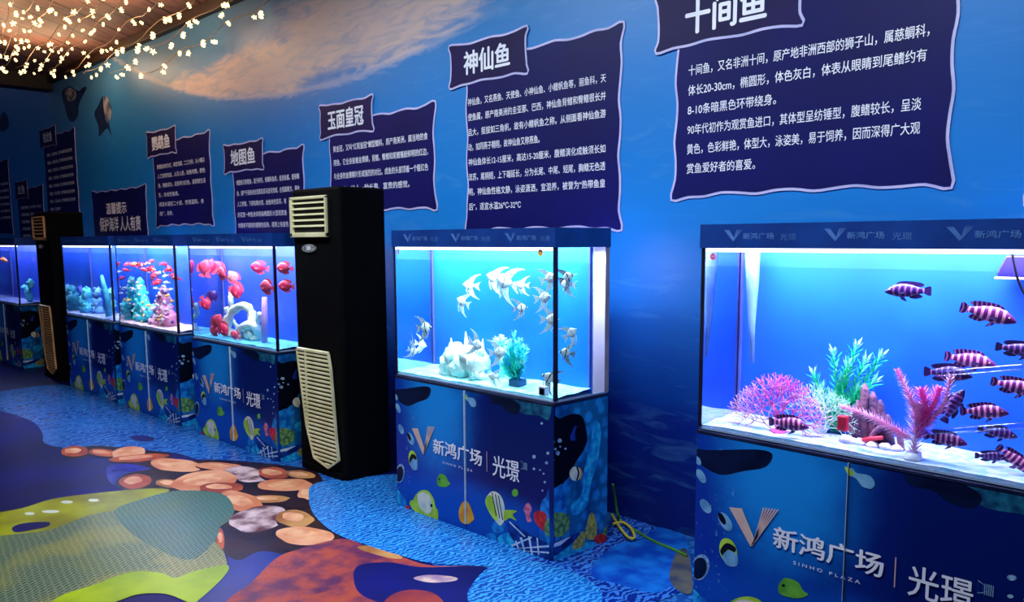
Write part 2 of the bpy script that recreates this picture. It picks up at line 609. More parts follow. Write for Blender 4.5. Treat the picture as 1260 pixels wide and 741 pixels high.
# yellow flatfish
inlay(Z3([(-260, 520), (-80, 450), (0, 440), (80, 425), (180, 395), (330, 375), (510, 360), (570, 368), (480, 400), (400, 440), (300, 500), (0, 640), (-260, 700)]), yellow)
inlay(Z3([(-260, 560), (0, 520), (160, 500), (300, 450), (400, 430), (480, 395), (590, 368), (700, 370), (760, 385), (787, 430), (770, 468), (740, 490),
          (722, 530), (755, 580), (750, 640), (590, 690), (400, 700), (250, 741), (150, 830), (-260, 900)]), flank)
inlay(Z3([(385, 435), (480, 395), (590, 368), (700, 370), (760, 385), (787, 430), (770, 468), (742, 488), (720, 540), (640, 600), (520, 560), (430, 500)]), flank_g)
inlay(Z3([(150, 770), (210, 720), (300, 690), (440, 642), (540, 645), (590, 662), (650, 640), (762, 618), (755, 655), (670, 735), (640, 745), (560, 716), (470, 716), (400, 738), (250, 790)]), lime)
inlay(Z3([(40, 495), (60, 482), (110, 474), (165, 474), (160, 488), (110, 500), (55, 508)]), navy)
for x, y, w in [(225, 406, 40), (315, 400, 36), (170, 438, 60), (100, 445, 34)]:
    (a, b_), = Z3([(x, y)])
    oval(a, b_, w/2.7333, 10/2.7333, white_dot, 0, 10)
# red coral and the dark hollow beside it
inlay(Z4([(-210, 470), (-130, 400), (-60, 330), (0, 300), (150, 262), (230, 285), (330, 315), (430, 345), (600, 350), (590, 400), (560, 520), (-100, 560)]), redc)
inlay(Z4([(205, 345), (300, 335), (400, 350), (600, 350), (585, 400), (560, 480), (470, 470), (330, 470), (220, 440), (190, 390)]), navy)
inlay(Z4([(375, 385), (420, 374), (500, 380), (505, 392), (430, 398)]), paled)
inlay(Z4([(285, 470), (310, 435), (370, 420), (440, 432), (470, 475), (380, 500)]), redc2)
inlay(Z4([(200, 290), (260, 285), (340, 318), (300, 322)]), tan)
# brain coral discs
inlay(Z4([(50, 120), (62, 95), (120, 80), (330, 60), (700, 40), (1000, 150), (1060, 200), (1000, 300), (800, 345), (610, 347), (430, 337), (330, 312), (250, 288), (130, 243), (62, 180)]), disc)
inlay(Z4([(545, 456), (556, 405), (618, 348), (720, 325), (860, 300), (1020, 185), (1130, 230), (1215, 270), (1230, 400), (1100, 470), (900, 560), (600, 560)]), disc_d)
inlay(Z4([(545, 456), (556, 405), (618, 348), (740, 330), (900, 380), (960, 440), (900, 500), (600, 540)]), disc)
inlay(Z4([(940, 330), (1010, 280), (1080, 265), (1140, 225), (1215, 250), (1225, 330), (1180, 400), (1120, 430), (1000, 400), (930, 380)]), softblue)
inlay(Z4([(1175, 345), (1195, 300), (1225, 300), (1240, 420), (1200, 425), (1170, 390)]), pm('floor_brown_fish', lin(96, 92, 84), lin(56, 62, 84), 10, .35))
fl_o = fl.build('floor')
tag(fl_o, 'vinyl floor printed with blue sea bed, shells and a yellow fish', None, None, 'structure')

# mural wall with two swimming creatures in the print
mural = mural_mat()
wm = MB()
wm.add([(-18, WY, 0), (5, WY, 0), (5, WY, 4.2), (-18, WY, 4.2), (-18, WY+.15, 0), (5, WY+.15, 0), (5, WY+.15, 4.2), (-18, WY+.15, 4.2)],
       [(0, 1, 2, 3), (5, 4, 7, 6), (3, 2, 6, 7), (4, 0, 3, 7), (1, 5, 6, 2)], mural)
dk = pm('mural_turtle_dark', lin(20, 44, 92), lin(10, 26, 66), 8, .45)
lt = pm('mural_turtle_pale', lin(170, 172, 178), lin(40, 56, 96), 9, .45)


def wallpoly(px, mat, z, sm=True):
    p = [onY(x, y, WY) for x, y in px]
    if sm: p = curve_pts(p, 5)
    wm.face([Vector((q.x, WY-z, q.z)) for q in p], mat)


wallpoly([(77, 112), (86, 106), (96, 112), (103, 107), (107, 108), (101, 120), (97, 130), (96, 142), (90, 150), (84, 146), (80, 132), (77, 122)], dk, .001)
wallpoly([(80, 112), (87, 108), (94, 114), (92, 122), (84, 124)], lt, .002)
wallpoly([(121, 130), (126, 119), (131, 122), (136, 136), (134, 150), (137, 166), (132, 158), (126, 164), (122, 168), (121, 155), (116, 140)], dk, .001)
wallpoly([(127, 121), (132, 120), (137, 132), (136, 146), (131, 152), (129, 142)], lt, .002)
wallpoly([(0, 145), (4, 138), (9, 142), (11, 155), (4, 162), (-2, 156)], dk, .001)
tag(wm.build('wall_back'), 'wall covered by a printed ocean mural', None, None, 'structure')
wl = MB()
wl.box((-18.15, -5, 0), (-18, WY, 4.2), pm('end_wall_blue', lin(8, 40, 110), lin(6, 28, 86), .8, .5))
tag(wl.build('wall_left'), None, None, None, 'structure')

cl = MB()
cl.box((-11.9, -5, 3.6), (5, WY, 3.75), plank_mat())
tag(cl.build('ceiling'), 'boarded brown ceiling', None, None, 'structure')
tr = MB()
tr.box((-12.15, -5, 3.42), (-11.9, WY, 4.2), pm('beam_dark', lin(26, 18, 18), None, 4, .6))
tag(tr.build('trim_1', None, .01), 'dark beam at the end of the boarded ceiling', None, None, 'structure')
tr = MB()
tr.box((-11.9, WY-.07, 3.5), (5, WY, 3.6), pm('cornice_brown', lin(58, 34, 26), lin(34, 20, 18), 5, .6))
tag(tr.build('trim_2', None, .008), 'brown cornice strip between ceiling and mural', None, None, 'structure')

# ================================================================== things
ink = pm('pale_lettering', lin(244, 244, 252), lin(230, 232, 246), 3, .5)
ink_dim = pm('header_lettering', lin(72, 118, 186), lin(52, 96, 168), 9, .5)
p_navy = pm('panel_navy', lin(8, 9, 92), lin(6, 7, 76), 1.2, .5, spec=.2)
p_title = pm('title_violet', lin(26, 15, 78), lin(18, 10, 66), 2, .5, spec=.2)
p_edge = pm('panel_outline', lin(206, 200, 240), lin(176, 176, 226), 5, .5)


def wavy(x0, z0, x1, z1, amp, seed, horn=.03):
    """ragged banner outline: corners pulled out, sides gently waving"""
    rnd = random.Random(seed)
    cs = [(x0, z0), (x1, z0), (x1, z1), (x0, z1)]
    out = []
    for i in range(4):
        a = Vector(cs[i]).to_3d(); b = Vector(cs[(i+1) % 4]).to_3d()
        d = (b-a); L = d.length; d.normalize()
        nrm = Vector((-d.y, d.x, 0))       # inward
        k = max(6, int(L/.09))
        ph = rnd.uniform(0, 6.28)
        for j in range(k):
            t = j/k
            inn = amp*(1-math.exp(-min(t, 1-t)*14))
            w = amp*.35*math.sin(t*L*21+ph)*min(1, min(t, 1-t)*9)
            p = a+d*(t*L)+nrm*(inn+w)
            out.append(p)
        # corner swell
    c = Vector(((x0+x1)/2, (z0+z1)/2, 0))
    res = curve_pts(out, 3)
    return [(p.x, p.y) for p in res]


def grow(poly, d):
    n = len(poly); out = []
    for i in range(n):
        a = Vector(poly[i-1]); b = Vector(poly[(i+1) % n]); t = (b-a)
        if t.length < 1e-9: out.append(poly[i]); continue
        t.normalize()
        out.append((poly[i][0]+t.y*d, poly[i][1]-t.x*d))
    return out


def poster(name, label, box, tbox, title, lines, th, lh, lw, lz0, dz, lx, seed, border=.012, title_h=.13, tw=None, tbold=.03):
    x0, z0, x1, z1 = box
    bx = (x0+x1)/2
    root = empty(name, (bx, WY, z0))
    tag(root, label, 'wall panel', 'fish information panels on the mural wall')
    loc = lambda pts, y: [(x-bx, y, z-z0) for x, z in pts]
    poly = wavy(x0, z0, x1, z1, .022, seed)
    mb = MB(); mb.slab(loc(grow(poly, border), -.001), (0, -.005, 0), p_edge); mb.build('outline', root)
    mb = MB(); mb.slab(loc(poly, -.003), (0, -.005, 0), p_navy); mb.build('panel', root)
    if tbox:
        a0, c0, a1, c1 = tbox
        tp = wavy(a0, c0, a1, c1, .014, seed+5)
        mb = MB(); mb.slab(loc(grow(tp, border), -.007), (0, -.004, 0), p_edge)
        ol = mb
        mb = MB(); mb.slab(loc(tp, -.009), (0, -.004, 0), p_title); tpo = mb.build('title_plate', root)
        ol.build('title_outline', tpo)
    mb = MB()
    yl = -.0085
    if title:
        if tbox:
            w = tw or (a1-a0)*.62
            write(mb, title, a0+((a1-a0)-w)/2-bx, (c0+c1)/2-title_h*.42-z0, title_h, ink, -.0135, w, tbold)
        else:
            for s_, xx, zz, hh, ww in title: write(mb, s_, xx-bx, zz-z0, hh, ink, yl, ww, .03)
    for i, (s_, fr) in enumerate(lines):
        if s_: write(mb, s_, lx-bx, lz0-dz*i-z0, lh, ink, yl, lw*fr, .008)
    if mb.v: mb.build('lettering', root)
    return root


P1 = ["十间鱼，又名非洲十间，原产地非洲西部的狮子山，属慈鲷科，", "体长20-30cm，椭圆形，体色灰白，体表从眼睛到尾鳍约有",
      "8-10条暗黑色环带绕身。", "90年代初作为观赏鱼进口，其体型呈纺锤型，腹鳍较长，呈淡", "黄色，色彩鲜艳，体型大，泳姿美，易于饲养，因而深得广大观", "赏鱼爱好者的喜爱。"]
P2 = ["神仙鱼，又名燕鱼、天使鱼、小神仙鱼、小鳍帆鱼等，丽鱼科，天", "使鱼属，原产南美洲的圭亚那、巴西，神仙鱼背鳍和臀鳍很长并",
      "且大，挺拔如三角帆，故有小鳍帆鱼之称。从侧面看神仙鱼游", "动，如同燕子翱翔，故神仙鱼又称燕鱼。", "神仙鱼体长12-15厘米，高达15-20厘米，腹鳍演化成触须长如",
      "流苏，尾柄短，上下端延长，分为长尾、中尾、短尾，胸鳍无色透", "明，神仙鱼性格文静，泳姿潇洒，宜混养，被誉为“热带鱼皇", "后”，适宜水温26℃-32℃"]
P3 = ["黄金冠，又叫“红尾皇冠”鲷型鳍科，原产南美洲，属当地的食", "用鱼，它全身披着金黄鳞，背鳍，臀鳍和尾鳍镶嵌鲜明的红边，",
      "与全身的金黄鳞片形成强烈的对比。成鱼的头部顶着一个粗红色", "的额瘤，给人一种长寿、富贵的感觉。"]
P4 = ["地图鱼又称猪鱼，属于鲈形，慈鲷科鱼类，星丽鱼属，是慈鲷", "鱼，原产于南美洲圭亚那及亚马逊河流域，在我国南方、港台",
      "人工养殖，下颌有两对须，幼鱼体色较深，有", "的花斑一种鱼身体侧扁椭圆形大型观赏鱼", "体侧有不规则的橙黄色斑块，尾柄上有金色"]
P5 = ["鹦鹉鱼体色为红，体型浑圆，二三为伴，头小嘴尖", "人工培育而成，人见人爱，幼鱼时期，颜色", "浅，随着成长，逐渐转为红色，喜群居生活", "生，杂食性鱼类。", "适宜水温在二十度，性情温和，食", "用广，易养。"]


def L(ls, full): return [(s, 1.0 if len(s) >= full else len(s)/full*1.0) for s in ls]


poster('info_panel', 'largest navy panel with full text, above the tank of striped fish', (-2.455, 1.70, -1.165, 2.62), (-2.56, 2.42, -1.80, 2.68),
       '十间鱼', [(P1[0], 1), (P1[1], .995), (P1[2], .42), (P1[3], .985), (P1[4], .985), (P1[5], .335)], 0, .046, 1.10, 2.285, .0925, -2.372, 3, .013, .15, .42)
poster('info_panel', 'navy panel above the angelfish tank, eight text lines and short title', (-4.0, 1.555, -2.775, 2.60), (-4.135, 2.45, -3.46, 2.70),
       '神仙鱼', [(P2[0], 1), (P2[1], 1), (P2[2], 1), (P2[3], .56), (P2[4], 1), (P2[5], 1), (P2[6], 1), (P2[7], .42)], 0, .042, 1.09, 2.325, .0905, -3.972, 8, .013, .13, .40)
poster('info_panel', 'navy panel with four text lines, just above the nearer black cabinet', (-5.55, 1.705, -4.295, 2.385), (-5.655, 2.27, -4.972, 2.51),
       '玉面皇冠', [(P3[0], 1), (P3[1], 1), (P3[2], 1), (P3[3], .82)], 0, .044, 1.12, 2.16, .099, -5.49, 12, .013, .13, .46)
poster('info_panel', 'navy panel above the red fish tank, partly behind black cabinet', (-7.12, 1.40, -5.915, 2.245), (-7.26, 2.105, -6.555, 2.35),
       '地图鱼', [(P4[0], 1), (P4[1], 1), (P4[2], .8), (P4[3], .8), (P4[4], .82)], 0, .042, 1.06, 1.995, .093, -7.05, 17, .013, .13, .44)
poster('info_panel', 'navy panel with six text lines above the tank of tiny fish', (-8.86, 1.655, -7.54, 2.51), (-8.985, 2.37, -8.27, 2.62),
       '鹦鹉鱼', [(P5[0], 1), (P5[1], 1), (P5[2], 1), (P5[3], .45), (P5[4], .95), (P5[5], .3)], 0, .042, 1.10, 2.24, .094, -8.76, 23, .013, .13, .44)
poster('notice_panel', 'dark notice panel with two large text lines, low beside the farther black cabinet', (-10.74, 1.42, -9.09, 2.10), None,
       [('温馨提示', -10.28, 1.83, .12, .62), ('保护海洋 人人有责', -10.52, 1.64, .15, 1.24)], [], 0, .04, 1, 1, .1, 0, 31, .008)
P7 = "银龙鱼，又名龙吐珠，原产南美洲亚马逊河流域"
poster('info_panel', 'dim tall panel above the farther black cabinet', (-12.46, 1.62, -11.2, 2.89), (-12.58, 2.74, -11.9, 2.99),
       '银龙鱼', [(P7, 1)]*7+[(P7[:9], .4)], 0, .040, 1.0, 2.62, .10, -12.33, 37, .006, .12, .36, .01)
poster('info_panel', 'dim low panel between the two farthest tall panels', (-13.85, 1.40, -12.62, 2.28), (-13.92, 2.12, -13.3, 2.38),
       '龙鱼', [("大型观赏鱼类，体长可达一米以上", 1)]*5, 0, .040, 1.0, 1.98, .10, -13.72, 41, .005, .12, .36, .0)
poster('info_panel', 'farthest dim panel, cut by the photo at the far end', (-15.2, 1.62, -14.2, 2.74), None,
       [('血鹦鹉', -15.1, 2.5, .12, .4)], [("观赏鱼类，原产于南美洲河流", 1)]*6, 0, .040, .8, 2.36, .10, -15.08, 43, .005)
poster('info_panel', 'navy panel cut by the photo beside the largest text panel', (-.90, 1.625, .35, 2.22), (-.965, 1.93, -.3, 2.06) if False else None,
       None, [], 0, .04, 1, 2, .1, -.8, 47, .013)

# ------------------------------------------------------------------ cabinets and their wrap
TX = {'cichlid': (-1.811, -.545), 'angel': (-3.774, -2.566), 'parrot': (-6.425, -5.103), 'mixed': (-7.975, -6.70), 'coral': (-9.485, -8.13), 'far': (-12.52, -11.215)}
CW = TX['angel'][1]-TX['angel'][0]
XL2, XR2 = TX['angel']
HALF = CW/2


def pf(pts): return [(p.x-XL2-HALF, p.z) for p in (onY(x, y, FY) for x, y in pts)]        # on the front of the second cabinet
def ps(pts): return [(p.y-FY, p.z) for p in (onX(x, y, XR2) for x, y in pts)]              # on its right side
def A5(pts): return [(480+x/4.115, 480+y/4.117) for x, y in pts]
def A6(pts): return [(600+x/3.37, 480+y/3.37) for x, y in pts]


pr = {
    'rock': pm('print_dark_rock', lin(8, 24, 62), lin(4, 14, 44), 10, .35, spec=.2),
    'teal': pm('print_teal_rock', lin(30, 110, 140), lin(10, 52, 92), 22, .35, spec=.2),
    'cave': pm('print_cave', lin(4, 8, 26), lin(3, 6, 20), 5, .35, spec=.2),
    'coral': pm('print_blue_coral', lin(26, 136, 214), lin(10, 80, 164), 26, .35, spec=.2),
    'cyan': pm('print_cyan_coral', lin(40, 190, 230), lin(18, 124, 200), 30, .35, spec=.2),
    'lime': pm('print_lime_fish', lin(186, 222, 70), lin(150, 190, 44), 12, .35, spec=.2),
    'green': pm('print_green_fish', lin(110, 186, 62), lin(80, 150, 52), 18, .35, spec=.2),
    'gold': pm('print_gold_fish', lin(240, 172, 40), lin(222, 140, 30), 20, .35, spec=.2),
    'cream': pm('print_cream', lin(232, 226, 200), lin(196, 208, 196), 20, .35, spec=.2),
    'sky': pm('print_pale_fish', lin(120, 176, 214), lin(84, 140, 190), 20, .35, spec=.2),
    'black': pm('print_black', lin(12, 14, 30), None, 10, .35, spec=.2),
    'red': pm('print_red_coral', lin(222, 52, 42), lin(170, 30, 40), 40, .35, spec=.2),
    'pink': pm('print_pink_coral', lin(222, 128, 160), lin(190, 80, 110), 50, .35, spec=.2),
    'olive': pm('print_green_coral', lin(120, 168, 96), lin(46, 96, 70), 40, .35, spec=.2),
    'sand': pm('print_yellow_coral', lin(196, 184, 90), lin(120, 130, 66), 60, .35, spec=.2),
    'hull': pm('print_wreck_hull', lin(24, 60, 150), lin(10, 30, 100), 20, .35, spec=.2),
    'foam': pm('print_wreck_white', lin(206, 222, 240), lin(150, 186, 224), 30, .35, spec=.2),
    'rose': pm('print_rose_metal', lin(224, 190, 176), lin(206, 170, 162), 8, .3),
    'ink': ink, 'bubble': pm('print_bubble', lin(150, 186, 214), lin(90, 130, 180), 60, .22)}


def circle(cx, cy, rx, ry=None, k=14, rot=0, wob=0, seed=0):
    ry = ry or rx
    rnd = random.Random(seed)
    out = []
    for i in range(k):
        a = 2*math.pi*i/k; q = 1+rnd.uniform(-wob, wob)
        x, y = math.cos(a)*rx*q, math.sin(a)*ry*q
        out.append((cx+x*math.cos(rot)-y*math.sin(rot), cy+x*math.sin(rot)+y*math.cos(rot)))
    return out


class Deco:
    def __init__(s): s.mb = MB(); s.k = 0

    def front(s, pts, mat, sm=True):
        s.k += 1
        p = [Vector((a, 0, b)) for a, b in pts]
        if sm: p = curve_pts(p, 4)
        y = -.0121-.00002*s.k
        s.mb.face([(max(-HALF+.001, min(HALF-.001, q.x)), y, max(.002, min(HC-.004, q.z))) for q in p], pr[mat])

    def side(s, pts, mat, sm=True):
        s.k += 1
        p = [Vector((0, a, b)) for a, b in pts]
        if sm: p = curve_pts(p, 4)
        x = HALF+.0004+.00002*s.k
        s.mb.face([(x, max(-.01, min(TD-.002, q.y)), max(.002, min(HC-.004, q.z))) for q in p], pr[mat])


def print_deco():
    d = Deco(); f = d.front; s = d.side
    # rocks
    f(pf(A5([(25, -10), (60, -5), (180, -20), (215, -5), (200, 40), (150, 60), (100, 80), (60, 60), (35, 30)])), 'rock')
    f(pf(A6([(60, 10), (120, 60), (150, 95), (220, 105), (262, 120), (262, 20), (150, 0)])), 'teal')
    f(pf(A6([(10, 0), (80, 20), (140, 60), (130, 100), (90, 90), (60, 60), (20, 50)])), 'rock')
    # side: cave
    s(ps(A6([(268, 128), (300, 118), (350, 100), (390, 108), (408, 160), (412, 210), (395, 255), (365, 300), (340, 355), (318, 380), (268, 410)])), 'cave')
    # coral heads across the corner
    f(pf(A6([(228, 470), (250, 440), (262, 425), (262, 700), (230, 680), (222, 560)])), 'coral')
    s(ps(A6([(268, 430), (290, 400), (320, 385), (345, 380), (340, 420), (320, 450), (330, 520), (300, 570), (268, 580)])), 'coral')
    s(ps(A6([(440, 130), (470, 160), (455, 300), (430, 380), (410, 480), (360, 520), (345, 480), (390, 430), (400, 330), (425, 240)])), 'cyan')
    s(ps(A6([(270, 690), (330, 650), (420, 630), (500, 640), (505, 690), (270, 720)])), 'cyan')
    f(pf(A6([(25, 560), (50, 535), (78, 550), (70, 590), (30, 585)])), 'coral')
    f(pf(A6([(50, 610), (80, 590), (115, 600), (120, 640), (80, 650), (55, 635)])), 'cyan')
    f(pf(A6([(0, 600), (30, 590), (45, 620), (20, 640), (-5, 630)])), 'coral')
    f(pf(A6([(157, 490), (175, 465), (190, 490), (182, 520), (190, 540), (172, 545), (165, 515)])), 'pink')
    f(pf(A6([(200, 510), (225, 498), (252, 515), (248, 548), (252, 590), (232, 575), (205, 545)])), 'red')
    f(pf(A6([(245, 555), (262, 530), (262, 610), (246, 590)])), 'olive')
    s(ps(A6([(268, 520), (300, 508), (335, 520), (340, 560), (320, 600), (268, 605)])), 'olive')
    s(ps(A6([(405, 610), (415, 540), (430, 508), (448, 530), (452, 590), (440, 620)])), 'sand')
    s(ps(A6([(350, 650), (375, 600), (402, 590), (400, 640), (370, 660)])), 'sand')
    s(ps(A6([(470, 610), (490, 565), (512, 560), (512, 630), (490, 640)])), 'olive')
    s(ps(A6([(440, 615), (470, 596), (500, 612), (500, 640), (460, 642)])), 'red')
    # wreck with white fittings
    f(pf(A6([(100, 600), (140, 650), (200, 690), (262, 700), (262, 640), (190, 600), (130, 560), (90, 545)])), 'hull')
    s(ps(A6([(268, 640), (330, 610), (382, 590), (370, 615), (320, 660), (268, 690)])), 'hull')
    for a in [[(105, 640), (190, 605), (192, 611), (108, 648)], [(125, 655), (262, 640), (262, 650), (128, 664)], [(150, 665), (262, 668), (262, 676), (155, 672)],
              [(140, 610), (150, 608), (165, 680), (158, 682)], [(175, 605), (183, 603), (195, 680), (188, 684)], [(120, 625), (127, 622), (140, 665), (134, 668)],
              [(210, 610), (216, 612), (222, 680), (216, 682)], [(95, 545), (100, 543), (165, 605), (160, 608)]]:
        f(pf(A6(a)), 'foam', False)
    s(ps(A6([(268, 640), (330, 612), (345, 608), (300, 645), (268, 655)])), 'foam', False)
    # bubbles
    for x, y, r in [(232, 137, 4), (240, 345, 3), (225, 330, 3), (252, 300, 5), (245, 380, 4), (235, 415, 3), (258, 260, 5), (200, 275, 6), (200, 325, 4)]:
        f(pf(A6(circle(x, y, r*1.3, None, 8))), 'bubble')
    for x, y, r in [(272, 215, 6), (298, 210, 9), (290, 262, 9), (280, 245, 6), (322, 243, 5), (272, 290, 5), (300, 235, 4)]:
        s(ps(A6(circle(x, y, r, None, 8))), 'bubble')
    # small fish at the left edge
    for x, y, rx, ry, m_ in [(40, 35, 7, 17, 'sky'), (50, 90, 10, 26, 'sky'), (65, 197, 12, 26, 'sky'), (114, 246, 14, 34, 'sky'), (55, 545, 16, 50, 'cyan'), (75, 560, 14, 40, 'coral')]:
        f(pf(A5(circle(x, y, rx, ry, 12, -.35))), m_)
    f(pf(A5(circle(106, 236, 7, 22, 10, -.35))), 'black')
    f(pf(A5(circle(125, 350, 21, 46, 14, -.15))), 'lime')
    f(pf(A5([(106, 350), (120, 322), (142, 335), (140, 352), (124, 345), (114, 372)])), 'black')
    f(pf(A5([(112, 372), (125, 348), (146, 360), (148, 398), (125, 402)])), 'sky')
    f(pf(A5(circle(60, 420, 22, 48, 14, .1))), 'bubble')
    f(pf(A5(circle(58, 424, 18, 40, 14, .1))), 'rock')
    f(pf(A5(circle(96, 597, 12, 14, 10))), 'red')
    # lime surgeon fish, small green fish, gold fish
    f(pf(A5([(118, 590), (135, 535), (165, 508), (200, 508), (228, 545), (240, 590), (252, 610), (252, 655), (232, 655), (205, 640), (150, 622), (128, 605)])), 'lime')
    f(pf(A5([(150, 525), (185, 518), (212, 540), (222, 590), (205, 625), (165, 600), (150, 560)])), 'cream')
    f(pf(A5(circle(219, 583, 6, 9, 8))), 'black')
    f(pf(A5([(118, 590), (108, 570), (120, 555), (134, 570)])), 'lime')
    f(pf(A5([(250, 440), (262, 422), (290, 432), (304, 460), (315, 470), (304, 484), (280, 490), (252, 482), (246, 462)])), 'green')
    f(pf(A5(circle(258, 450, 4, 5, 8))), 'black')
    f(pf(A5([(358, 610), (372, 572), (395, 560), (412, 580), (434, 640), (428, 660), (400, 678), (372, 668), (360, 645)])), 'gold')
    # pale fish near the top
    f(pf(A5([(380, 25), (395, 20), (405, 35), (432, 40), (445, 62), (440, 84), (420, 80), (405, 55), (388, 45)])), 'sky')
    f(pf(A5([(378, 18), (390, 22), (400, 38), (388, 44)])), 'lime')
    # striped yellow fish with black bars
    f(pf(A6([(-2, 460), (10, 432), (30, 418), (55, 428), (72, 455), (80, 500), (76, 540), (60, 560), (40, 540), (12, 500)])), 'cream')
    f(pf(A6([(-2, 460), (10, 436), (26, 440), (40, 480), (50, 530), (36, 535), (12, 500)])), 'lime')
    for t in (0, 14, 27):
        f(pf(A6([(24+t, 422+t*.5), (28+t, 424+t*.5), (46+t, 520+t*.6), (42+t, 522+t*.6)])), 'black', False)
    f(pf(A6([(76, 500), (100, 495), (130, 500), (112, 515), (128, 540), (100, 528), (78, 540)])), 'lime')
    f(pf(A6(circle(122, 424, 13, 16, 12))), 'green')
    # butterfly fish on the side
    s(ps(A6([(338, 345), (352, 320), (375, 322), (386, 345), (374, 372), (350, 374)])), 'cream')
    s(ps(A6([(376, 322), (388, 345), (376, 372), (384, 368), (392, 345), (384, 325)])), 'gold')
    s(ps(A6([(366, 320), (372, 320), (380, 345), (372, 372), (366, 372), (373, 345)])), 'black')
    s(ps(A6([(342, 190), (360, 150), (368, 152), (360, 180), (364, 206), (346, 212)])), 'hull')
    return d.mb


def cab_lettering():
    mb = MB(); y = -.0156
    V = pf(A5([(122, 192), (152, 192), (187, 300), (178, 326)]))
    mb.face([(a, y, b) for a, b in V], pr['rose'])
    b0 = pf(A5([(180, 322)]))[0]; b1 = pf(A5([(186, 300)]))[0]
    T0 = pf(A5([(203, 182)]))[0]; T1 = pf(A5([(236, 184)]))[0]
    n = 6
    for i in range(n):       # right arm of fine slanted lines
        t = i/(n-1)
        q = Vector(T0).lerp(Vector(T1), t)
        bb = Vector(b1).lerp(Vector(b0), t)
        w = .0028
        mb.face([(q.x-w, y, q.y), (q.x+w, y, q.y), (bb.x+w, y, bb.y), (bb.x-w, y, bb.y)], pr['rose'])
    (xa, _), (xb, _) = pf(A5([(230, 300), (475, 320)]))
    (_, za), (_, zb) = pf(A5([(232, 318), (232, 242)]))
    write(mb, '新鸿广场', xa, za+.008, (zb-za)*.92, pr['ink'], y, xb-xa, .022)
    (xc, zc), (xd, _) = pf(A5([(278, 366), (428, 400)]))
    write(mb, 'S I N H O   P L A Z A', xc, zc-.004, .016, pr['ink'], y, xd-xc)
    (xe, ze), (_, zf) = pf(A5([(501, 308), (501, 410)]))
    mb.face([(xe-.0018, y, zf), (xe+.0018, y, zf), (xe+.0018, y, ze), (xe-.0018, y, ze)], pr['rose'])
    (xg, _), (xh, _) = pf(A6([(30, 300), (140, 300)]))
    (_, zg), (_, zh) = pf(A6([(34, 350), (34, 264)]))
    write(mb, '光璟', xg, zg+.006, (zh-zg)*.95, pr['ink'], y, xh-xg, .012)
    (xi, zi), (xj, zj) = pf(A6([(147, 272), (172, 308)]))
    w = .0012
    zt = zh+.002
    for i in range(5):
        xx = xi+.018+(xj-xi-.018)*i/4
        mb.face([(xx-w, y, zt-.04), (xx+w, y, zt-.04), (xx+w, y, zt-.004), (xx-w, y, zt-.004)], pr['bubble'])
    for a, b in [((xi, zt), (xi, zt-.04)), ((xi, zt), (xi+.014, zt-.008)), ((xi+.014, zt-.008), (xi+.014, zt-.034)), ((xi, zt-.04), (xi+.014, zt-.034))]:
        mb.face([(a[0]-w, y, a[1]-w), (b[0]+w, y, b[1]-w), (b[0]+w, y, b[1]+w), (a[0]-w, y, a[1]+w)], pr['bubble'])
    return mb


def make_cabinet():
    root = empty('aquarium_cabinet', ((XL2+XR2)/2, FY, 0))
    wf, ws = wrap_mat(), wrap_mat(True)
    mb = MB()
    mb.box((-HALF, 0, 0), (HALF, TD, HC-.012), ws)
    mb.build('body', root)
    gx = pf([(575, 560)])[0][0]
    mb = MB(); mb.box((-HALF, -.012, .003), (gx-.003, -.0005, HC-.014), wf); mb.build('door', root)
    mb = MB(); mb.box((gx+.003, -.012, .003), (HALF, -.0005, HC-.014), wf); mb.build('door', root)
    mb = MB(); mb.box((gx-.0028, -.0205, .04), (gx+.0028, -.0006, HC-.014), pm('door_edge_strip', lin(190, 214, 232), None, 20, .3)); mb.build('edge_strip', root)  # pale strip on the door edge, also standing in for light leaking there
    mb = MB(); mb.box((-HALF-.002, -.014, HC-.012), (HALF+.002, TD, HC), pm('cabinet_top_edge', lin(16, 22, 50), lin(30, 38, 70), 8, .3)); mb.build('top_board', root, .002)
    print_deco().build('printed_sea_life', root)
    cab_lettering().build('lettering', root)
    return root


CAB_LABEL = {
    'cichlid': 'ocean-print cabinet under the tank of striped fish, largest in the photo',
    'angel': 'ocean-print cabinet under the angelfish tank, its coral side in full view',
    'parrot': 'ocean-print cabinet under the red fish tank, left of the nearer black cabinet',
    'mixed': 'ocean-print cabinet under the tank crowded with tiny fish',
    'coral': 'ocean-print cabinet under the dim tank, right of the farther black cabinet',
    'far': 'dark ocean-print cabinet behind the farther black cabinet'}
T1YAW = -.028
cab0 = make_cabinet()
for k in ('angel', 'cichlid', 'parrot', 'mixed', 'coral', 'far'):
    a, b = TX[k]
    o = cab0 if k == 'angel' else copy_tree(cab0)
    o.location = ((a+b)/2, FY, 0)
    o.scale = ((b-a)/CW, 1, 1)
    if k == 'cichlid': o.rotation_euler = (0, 0, T1YAW)
    if k == 'cichlid':
        for ch in o.children:
            if ch.name.startswith('edge_strip'):
                x0 = pf([(575, 560)])[0][0]; ch.scale = (.3, 1, 1); ch.location.x = x0*.7
    tag(o, CAB_LABEL[k], 'cabinet', 'printed cabinets under the fish tanks')

